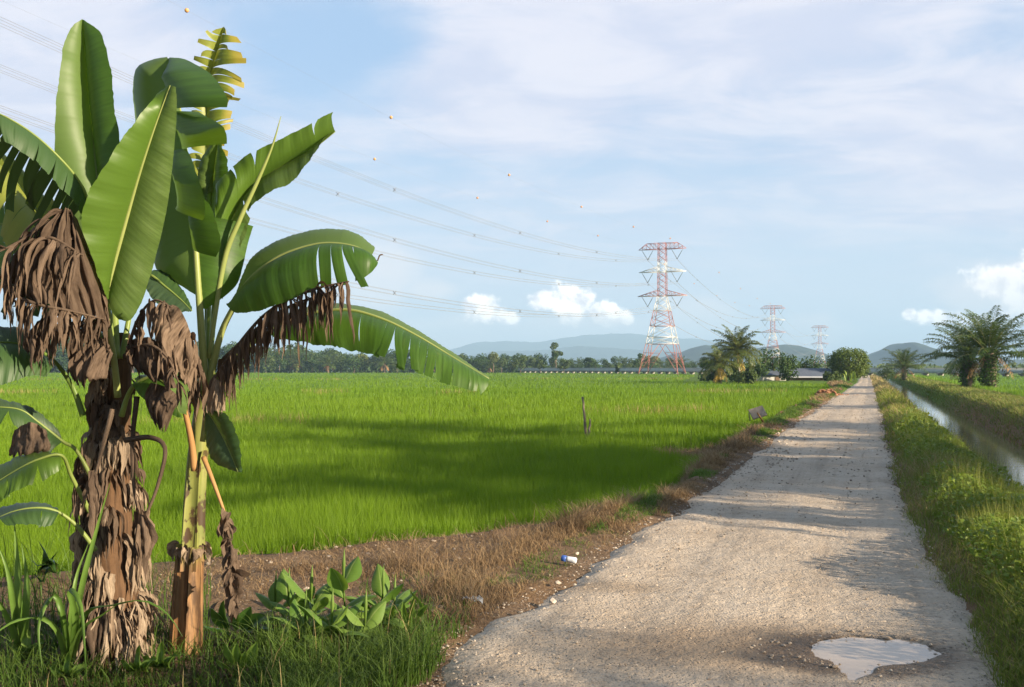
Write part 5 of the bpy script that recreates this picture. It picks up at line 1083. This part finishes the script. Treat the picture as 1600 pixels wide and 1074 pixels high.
dead(pB, [([(340, 585, 5.45), (368, 545, 5.38), (405, 500, 5.28), (440, 474, 5.18), (490, 452, 5.08), (545, 440, 5.0)], 64, .27, .028, (.05, -.3, -.3), 0, 1.2),
          ([(350, 560, 5.5), (400, 515, 5.45), (450, 480, 5.3), (520, 455, 5.15)], 36, .22, .032, (0, -.1, -.5), 0, 1.2)], 'curtain of brown dead strips under a green leaf')
leaf(pB, 'leaf', M_leafg, [(322, 640, 5.5), (334, 656, 5.45), (352, 690, 5.4), (372, 738, 5.36)],
     [dict(t=(0, 1), e=[(332, 640, 5.4), (356, 650, 5.36), (374, 690, 5.34), (378, 738, 5.35)], bulge=.03), dict(t=(0, 1), e=[(322, 655, 5.5), (322, 690, 5.5), (334, 722, 5.45), (370, 738, 5.38)], bulge=.03, sg=-1)], rib=.008)
sheet(pB, [[(334, 590, 5.42), (344, 596, 5.4), (350, 602, 5.4)], [(326, 616, 5.4), (338, 622, 5.36), (352, 622, 5.38)], [(322, 642, 5.4), (338, 646, 5.38), (352, 644, 5.38)]], m=M_deadp, wob=.012)
dead(pB, [([(318, 590, 5.45), (300, 540, 5.35), (270, 500, 5.28), (256, 470, 5.22)], 13, .24, .05, (-.15, -.35, .05)), ([(312, 620, 5.45), (296, 580, 5.38), (270, 545, 5.3)], 9, .20, .048, (-.1, -.3, -.2))])
sheet(pB, [[(258, 474, 5.2), (284, 488, 5.22), (312, 560, 5.4)], [(238, 500, 5.16), (262, 530, 5.14), (302, 592, 5.35)], [(248, 545, 5.18), (268, 574, 5.14), (298, 612, 5.35)]], wob=.05)
for pts, m_, dr in (([(304, 735, 5.46), (299, 690, 5.42), (288, 640, 5.36), (274, 598, 5.3)], M_deado, 0), ([(318, 715, 5.44), (330, 745, 5.38), (345, 785, 5.34), (352, 805, 5.32)], M_deado, 1)):
    g = Geo(); tube(g, catmull([P(*q) for q in pts], 20), np.linspace(.022, .011, 20) * (.7 if dr else 1), 8, .6); o = g.build('dry_petiole', m_, pB)
g = Geo(); hp = [P(352, 800, 5.32), P(360, 850, 5.3), P(364, 900, 5.3), P(366, 965, 5.28)]; hp_ = catmull(hp, 30); tube(g, hp_, np.linspace(.010, .005, 30), 6, .3)
for k in range(15): dribbon(g, hp_[int(k * 1.9)], (rng.normal(0, .7), -.5, .05), .07 + .10 * rng.random(), .06 + .06 * rng.random(), drop=.9)
o = g.build('dead_leaf', M_dead, pB); o['label'] = 'withered leaf hanging down on its dry stalk'
g = Geo(); c = sB[14]
for k in range(5): a_ = -1.57 + (k - 2) * .65; dribbon(g, c + np.array((math.cos(a_), math.sin(a_), 0)) * .07 + (0, 0, .04), (math.cos(a_) * .8, math.sin(a_) * .8, .35), .12, .09, drop=.8)
g.build('sheath_collar', M_deadp, pB)

# ------------------------------------------------------------------ plants at the foot of the bananas
def blade_clump(label, base, specs, m, wmax=.03, name='grass_clump', cat='grass plant'):
    t = thing(name, label, cat, base); 
    for sp_ in specs:
        p = catmull([base + np.array((0, 0, -.01))] + [P(*q) for q in sp_], 22); f = np.linspace(0, 1, 22); g = Geo()
        ribbon(g, p, wmax * np.interp(f, [0, .15, .6, 1], [.6, 1, .85, .06]), (1, .25, 0), -.5, rng.normal(0, .5), rng.random(), 0, 4, 0); g.build('blade', m, t)
    return t
M_cane = mat('cane_grass', (.07, .14, .02), (.15, .25, .05), .42, 5, trans=.25, tcol=(.25, .38, .04), rw=.5)
b1 = G(108, 1046, -.03); 
blade_clump('tall cane grass with long arching blades before the shaggy trunk', b1, [
    [(125, 930, 5.0), (150, 830, 4.95), (172, 755, 4.9)], [(132, 960, 4.95), (175, 945, 4.8), (225, 938, 4.75), (262, 960, 4.7), (285, 995, 4.7)], [(118, 970, 4.95), (108, 920, 4.85), (125, 945, 4.75), (132, 1020, 4.7), (136, 1074, 4.7)],
    [(126, 985, 4.95), (160, 960, 4.85), (190, 940, 4.8)], [(90, 985, 5.0), (60, 965, 4.95), (20, 972, 4.9), (-20, 1000, 4.85)], [(100, 970, 5.0), (84, 930, 5), (60, 975, 4.9), (66, 1050, 4.85)], [(112, 960, 5.05), (120, 900, 5.1), (138, 850, 5.1)]], M_cane, .034)
b2 = G(34, 1030, -.03)
blade_clump('pale upright spear leaf with dark companions at the left border', b2, [[(30, 960, 5.3), (28, 880, 5.3), (22, 815, 5.3)], [(24, 950, 5.25), (12, 890, 5.2), (-4, 850, 5.2)], [(40, 960, 5.25), (42, 900, 5.25), (34, 850, 5.25)], [(20, 980, 5.2), (-10, 930, 5.1), (-30, 940, 5)]], M_cane, .05)
def brx(N, col, rnd, uvc, no):
    s = N.n('ShaderNodeSeparateXYZ', {0: uvc}).outputs; ax_ = N.m('ABSOLUTE', s[1])
    vn = N.noise(N.vec(N.m('MULTIPLY', N.m('SUBTRACT', s[0], N.m('MULTIPLY', ax_, .12)), 55.0), 0, rnd), 1.0, 2, .5)
    col = N.mix(N.m('MULTIPLY', N.ramp(vn, .4, .7), .35), col, N.mix(1.0, col, (.55, .65, .5), 'MULTIPLY'))
    return N.mix(N.m('MULTIPLY', N.ramp(ax_, .10, .03), .6), col, (.30, .36, .12))
M_br = mat('broad_leaf', (.075, .155, .022), (.17, .26, .05), .5, 3, trans=.28, tcol=(.26, .40, .03), rw=.6, spec=.3, extra=brx)
def broad(label, base, lv, m, name='broadleaf_plant'):
    t = thing(name, label, 'plant', base)
    for mid_, wd, up in lv:
        p = catmull([base] + [P(*q) for q in mid_], 26); f = np.linspace(0, 1, 26); k0 = .38
        w = wd * np.where(f < k0, .07, np.sin(np.pi * np.clip((f - k0) / (1 - k0), 0, 1) ** .8) ** .75 + .02)
        g = Geo(); ribbon(g, p, w, up, -.42, rng.normal(0, .3), rng.random(), 0, 6, .05); g.build('leaf', m, t)
    return t
b3 = G(520, 1000, 0); t3 = thing('broadleaf_plant', 'bushy young broadleaf plant with pale upright leaves', 'plant', b3)
def shoot(t, base, hgt, nl, ll, lw, lean, m):
    top = base + np.array((lean[0], lean[1], hgt)); st = catmull([base, base + np.array((lean[0] * .3, lean[1] * .3, hgt * .55)), top], 14)
    g = Geo(); tube(g, st, np.linspace(.009, .004, 14), 6, rng.random()); a0 = rng.random() * 6.28
    tube(g, [top, top + (.004, 0, ll * .5), top + (.008, 0, ll * .85)], [.004, .011, .001], 6, .9); g.build('stem', M_br, t)
    for k in range(nl):
        f = .35 + .65 * k / max(1, nl - 1); p0 = st[int(f * 13)]; a = a0 + k * 2.5 + rng.normal(0, .3); o = np.array((math.cos(a), math.sin(a), 0)); L = ll * (.75 + .4 * rng.random()) * (1.15 - .25 * f)
        up = .5 + 1.1 * f + rng.normal(0, .15); p = [p0]; v = nrm(o + np.array((0, 0, up)))
        for i in range(15): v = nrm(v + np.array((0, 0, -.075 * (1.5 - f)))); p.append(p[-1] + v * L / 15)
        q = np.linspace(0, 1, 16); w = lw * (.8 + .4 * rng.random()) * np.where(q < .12, .10, np.sin(np.pi * np.clip((q - .1) / .9, 0, 1) ** .75) ** .8 + .01)
        g = Geo(); ribbon(g, p, w, (-math.sin(a), math.cos(a), 0), -.45, rng.normal(0, .35), rng.random(), 0, 6, .04); g.build('leaf', m, t)
for bx, by, hh, nl, dx in ((500, 992, .26, 6, -.04), (540, 990, .34, 6, .0), (470, 985, .22, 5, -.08), (575, 985, .20, 5, .08), (520, 1010, .18, 6, .02), (450, 975, .16, 5, -.08), (555, 1010, .16, 5, .06), (600, 980, .12, 4, .06), (488, 1012, .12, 5, -.04)):
    q = G(bx, by, 0); q[2] = ground_z(q[0], q[1]); shoot(t3, q, hh, nl, .27, .12, (dx, rng.normal(0, .05)), M_br)
b4 = G(372, 1056, 0); yb = b4[1]
broad('low plant with rounded light green leaves in the grass at bottom', b4, [([((372 + x) / 2, 1046, yb - .02), (x, (y + 1046) / 2, yb - .05), (x2, y, yb - .08)], w, (.8, -.4, .1)) for x, x2, y, w in ((362, 352, 1006, .07), (372, 370, 1004, .06), (380, 384, 1018, .05), (395, 402, 1004, .07), (350, 338, 1030, .06))], M_br)
M_brd = mat('dark_broad_leaf', (.022, .065, .012), (.06, .125, .025), .35, 3, trans=.2, tcol=(.15, .28, .02), spec=.45)
b5 = G(368, 1006, 0); yb = b5[1]
broad('dark green strap leaved plant right of the banded stem', b5, [([((368 + x) / 2, 985, yb), (x, (y + 985) / 2, yb - .03), (x2, y, yb - .06)], w, (.7, -.5, .1)) for x, x2, y, w in ((345, 330, 950, .10), (352, 350, 938, .09), (385, 392, 948, .09), (398, 415, 962, .1), (335, 318, 978, .08), (402, 428, 985, .08), (370, 372, 955, .07))], M_brd)
b6 = G(655, 985, 0); yb = b6[1]
broad('small oval leaved weed at the right end of the leafy patch', b6, [([((640 + x) / 2, 975, yb), (x, (y + 975) / 2, yb), (x2, y, yb - .03)], w, (.7, -.4, .2)) for x, x2, y, w in ((600, 592, 952, .05), (612, 618, 945, .05), (632, 630, 940, .04), (645, 648, 932, .04), (655, 668, 945, .045), (640, 655, 955, .05), (625, 612, 965, .05), (588, 578, 962, .05), (660, 640, 922, .03))], M_br)
b7 = G(95, 870, -.1)
broad('dark leaved sapling behind the shaggy trunk', G(70, 905, -.2), [([(75, 880, 6.6), (x, y + 14, 6.5), (x2, y, 6.45)], .13, (.6, -.5, .3)) for x, x2, y in ((70, 60, 845), (82, 92, 860), (60, 44, 870), (88, 100, 885), (66, 52, 895))], M_brd)
for lb, bx, by in (('three leaved weed at the lower left corner', 40, 1030), ('round leaved creeper sprig at the foot of the shaggy trunk', 105, 1066), ('oval leaved sprig between the two banana trunks', 215, 1056), ('second oval leaved sprig nearer the banded stem', 250, 1050)):
    b_ = G(bx, by, 0); yb = b_[1] - .15
    broad(lb, b_, [([((bx + x) / 2, by - 14, yb), (bx + x - bx, by - 26 + dy * .5, yb), (x, by - 30 + dy, yb - .03)], .055, (.8, -.5, .3)) for x, dy in ((bx - 22, 4), (bx + 3, -18), (bx + 10, 14), (bx + 26, -2), (bx - 12, 18))], M_br, 'weed')
# grass around them
g = Geo()
def gpatch(nb, px0, px1, py0, py1, h, lean, m, fn=None):
    px = rng.uniform(px0, px1, nb); py = rng.uniform(py0, py1, nb)
    q = np.array([G(a, b, 0) for a, b in zip(px, py)]); q[:, 2] = ground_z(q[:, 0], q[:, 1]) - .01
    k_ = q[:, 0] < XL(q[:, 1]) - .02 - .25 * fbm(q[:, 0] * 3, q[:, 1] * 3, 7)
    if fn is not None: k_ &= fn(px, py)
    q = q[k_]; n_ = len(q); dn = fbm(q[:, 0] * 2, q[:, 1] * 2, 113)
    blades(g, q, h * (.35 + .9 * rng.random(n_)) * (.5 + dn), .0042 + .004 * rng.random(n_), rng.random(n_) * 6.28, lean * rng.random(n_), np.clip(.6 * rng.random(n_) + .4 * dn, 0, 1), 4, .25, m)
gpatch(6500, 400, 725, 985, 1180, .26, 1.1, 0, lambda x, y: (x - 400) / 330 + (1074 - y) / 260 < 1.12)
gpatch(2600, 400, 720, 950, 1060, .16, 1.1, 0, lambda x, y: np.abs(x - 600) / 160 + (1000 - y) / 70 < 1)
gpatch(4200, -60, 420, 985, 1180, .22, 1.0, 0)
gpatch(700, -60, 330, 880, 1000, .40, .6, 0)
gpatch(60, 380, 720, 985, 1150, .42, .5, 1)
gpatch(20, -20, 420, 1000, 1150, .36, .8, 1)
gpatch(700, 560, 740, 900, 1000, .10, 1.2, 0)
M_wg = gm('weed_leaf', (.035, .085, .010), (.095, .165, .022), (.15, .20, .04), .3, .6)
tag(g.build('weed_grass', [M_wg, M_vd]), 'long weedy grass at the foot of the bananas and beside the track', 'grass', kind='stuff')
# leaf litter
g = Geo()
for k in range(90):
    q = G(rng.uniform(20, 480), rng.uniform(960, 1100), 0); q[2] = ground_z(q[0], q[1]) + .015; a_ = rng.random() * 6.28
    dribbon(g, q, (math.cos(a_), math.sin(a_), .25), .08 + .16 * rng.random(), .03 + .05 * rng.random(), drop=.12)
tag(g.build('leaf_litter', M_dead), 'brown leaf litter on the soil under the bananas', 'leaf litter', kind='stuff')

# ------------------------------------------------------------------ small things
M_grey = mat('grey_stick', (.17, .13, .10), (.32, .26, .20), .9, 8, stretch=(1, 1, .2))
for lb, a, b, Y, r_ in (('tall thin weathered stake standing in the rice', (917, 700), (911, 622), 25.0, .035), ('short stick leaning beside the tall stake in the rice', (919, 700), (922, 655), 24.8, .03)):
    p0, p1 = P(*a, Y), P(*b, Y); p0[2] = ZF - .05; g = Geo(); f = np.linspace(0, 1, 10)[:, None]; tube(g, p0 + (p1 - p0) * f + rng.normal(0, .012, (10, 3)), np.linspace(r_ * 1.3, r_ * .7, 10), 7, rough=.25)
    tag(g.build('stake', M_grey, origin=p0), lb, 'stake')
c = P(1184, 645, 29.5); g = Geo(); ax = np.array((.93, .1, .28)); ax = nrm(ax); ay = nrm(np.cross((.1, -.75, .6), ax)); an = np.cross(ax, ay); Rm = np.stack([ax, ay, an], 1)
box(g, c, (.46, .36, .05), Rm); box(g, c - ay * .02 - an * .03, (.40, .30, .03), Rm); tag(g.build('concrete_slab', mat('dirty_concrete', (.21, .18, .15), (.32, .28, .24), .9, 9, rw=.1), smooth=False, origin=c), 'grey square concrete slab tilted on the berm edge', 'slab')
p0, p1 = P(1193, 660, 29.2), P(1183, 645, 29.1); g = Geo(); tube(g, [p0, p1], [.03, .025], 6); tag(g.build('stick', M_deado, origin=p0), 'orange stick leaning against the tilted slab', 'stick')
p0 = P(1172, 658, 29.6); g = Geo(); tube(g, [p0, P(1170, 645, 29.6)], [.02, .015], 6); tag(g.build('stick', M_grey, origin=p0), 'thin stick upright at the left end of the tilted slab', 'stick')
g = Geo(); n_ = 150; q = np.array([G(1283, 617, .0)]); X = q[0, 0] + rng.normal(0, .75, n_); Y = q[0, 1] + rng.normal(0, .9, n_); hh = .42 * np.exp(-((X - q[0, 0]) / .9) ** 2 - ((Y - q[0, 1]) / 1.0) ** 2)
stones(g, np.stack([X, Y, ground_z(X, Y) + hh * rng.random(n_)], 1), .07 + .13 * rng.random(n_), rng.random(n_)); tag(g.build('rubble_heap', mat('red_clods', (.24, .11, .055), (.42, .22, .12), .95, 2, rw=.7), smooth=False), 'heap of reddish earth and rubble beside the track', 'rubble heap', kind='stuff')
g = Geo(); n_ = 300; t_ = rng.random(n_); a_, b_ = G(1205, 655, 0), G(1275, 616, 0); X = a_[0] + (b_[0] - a_[0]) * t_ + rng.normal(0, .3, n_) - .6; Y = a_[1] + (b_[1] - a_[1]) * t_ + rng.normal(0, .4, n_)
stones(g, np.stack([X, Y, ground_z(X, Y) + .12 * rng.random(n_)], 1), .05 + .10 * rng.random(n_), rng.random(n_)); tag(g.build('clods', mat('brown_clods', (.14, .075, .045), (.27, .16, .10), .95, 2, rw=.7), smooth=False), 'ridge of turned brown clods along the rice edge', 'clods', kind='stuff')
c = G(889, 869, .05); c[2] = ground_z(c[0], c[1]) + .05; ax = nrm(np.array((.9, -.25, -.12))); t = thing('drink_can', 'blue and white drink can lying in the dry grass', 'can', c)
prof = [(-.083, .001), (-.083, .024), (-.076, .033), (-.03, .033), (.0, .031), (.04, .033), (.072, .033), (.082, .025), (.080, .001)]
g = Geo(); tube(g, [c + ax * a * .8 for a, _ in prof[3:]], [b * .8 for _, b in prof[3:]], 16); g.build('body', mat('white_paint', (.62, .63, .66), (.74, .75, .78), .35, 20), t)
g = Geo(); tube(g, [c + ax * a * .8 for a, _ in prof[:4]], [b * .82 for _, b in prof[:4]], 16); g.build('blue_end', mat('blue_paint', (.03, .08, .32), (.06, .14, .45), .35, 20), t)
c = G(738, 936, .03); c[2] = ground_z(c[0], c[1]) + .03; g = Geo(); xs, ys = np.meshgrid(np.linspace(-.07, .07, 12), np.linspace(-.05, .05, 10), indexing='ij')
g.add(np.stack([c[0] + xs + .01 * fbm(ys * 40, xs * 20, 5), c[1] + ys, c[2] + .09 * fbm(xs * 22, ys * 22, 6) - .02 - 3 * xs * xs], -1), gridq(12, 10)); tag(g.build('plastic_scrap', mat('white_plastic', (.5, .5, .5), (.66, .66, .66), .4, 9, trans=.3), origin=c), 'crumpled white plastic scrap in the brown grass', 'litter')
for lb, px, py, s_ in (('pale fist sized stone at the grass edge of the track', 863, 941, .035), ('pale stone at the track edge above the can', 902, 866 - 0, .022), ('flat stone lying among dry grass stalks', 872, 912, .03)):
    c = G(px, py, 0); c[2] = max(ground_z(c[0], c[1]), 0) + s_ * .2; g = Geo(); stones(g, [c], [s_], np.array([.95])); tag(g.build('stone', M_st, smooth=False, origin=c), lb, 'stone')

# ------------------------------------------------------------------ the air
HAZE = 0.00026
def haze():
    g = Geo(); box(g, (0, 3250, 140), (11000, 8500, 289)); m = bpy.data.materials.new('haze'); m.use_nodes = True; m.node_tree.nodes.clear(); N = NT(m.node_tree)
    pv = N.n('ShaderNodeVolumePrincipled', {'Color': (.49, .74, 1.0), 'Density': HAZE, 'Anisotropy': .0}); N.n('ShaderNodeOutputMaterial', {'Volume': pv.outputs[0]})
    o = tag(g.build('haze', m, smooth=False), 'thin blue haze over the plain', 'haze', kind='stuff')
haze()
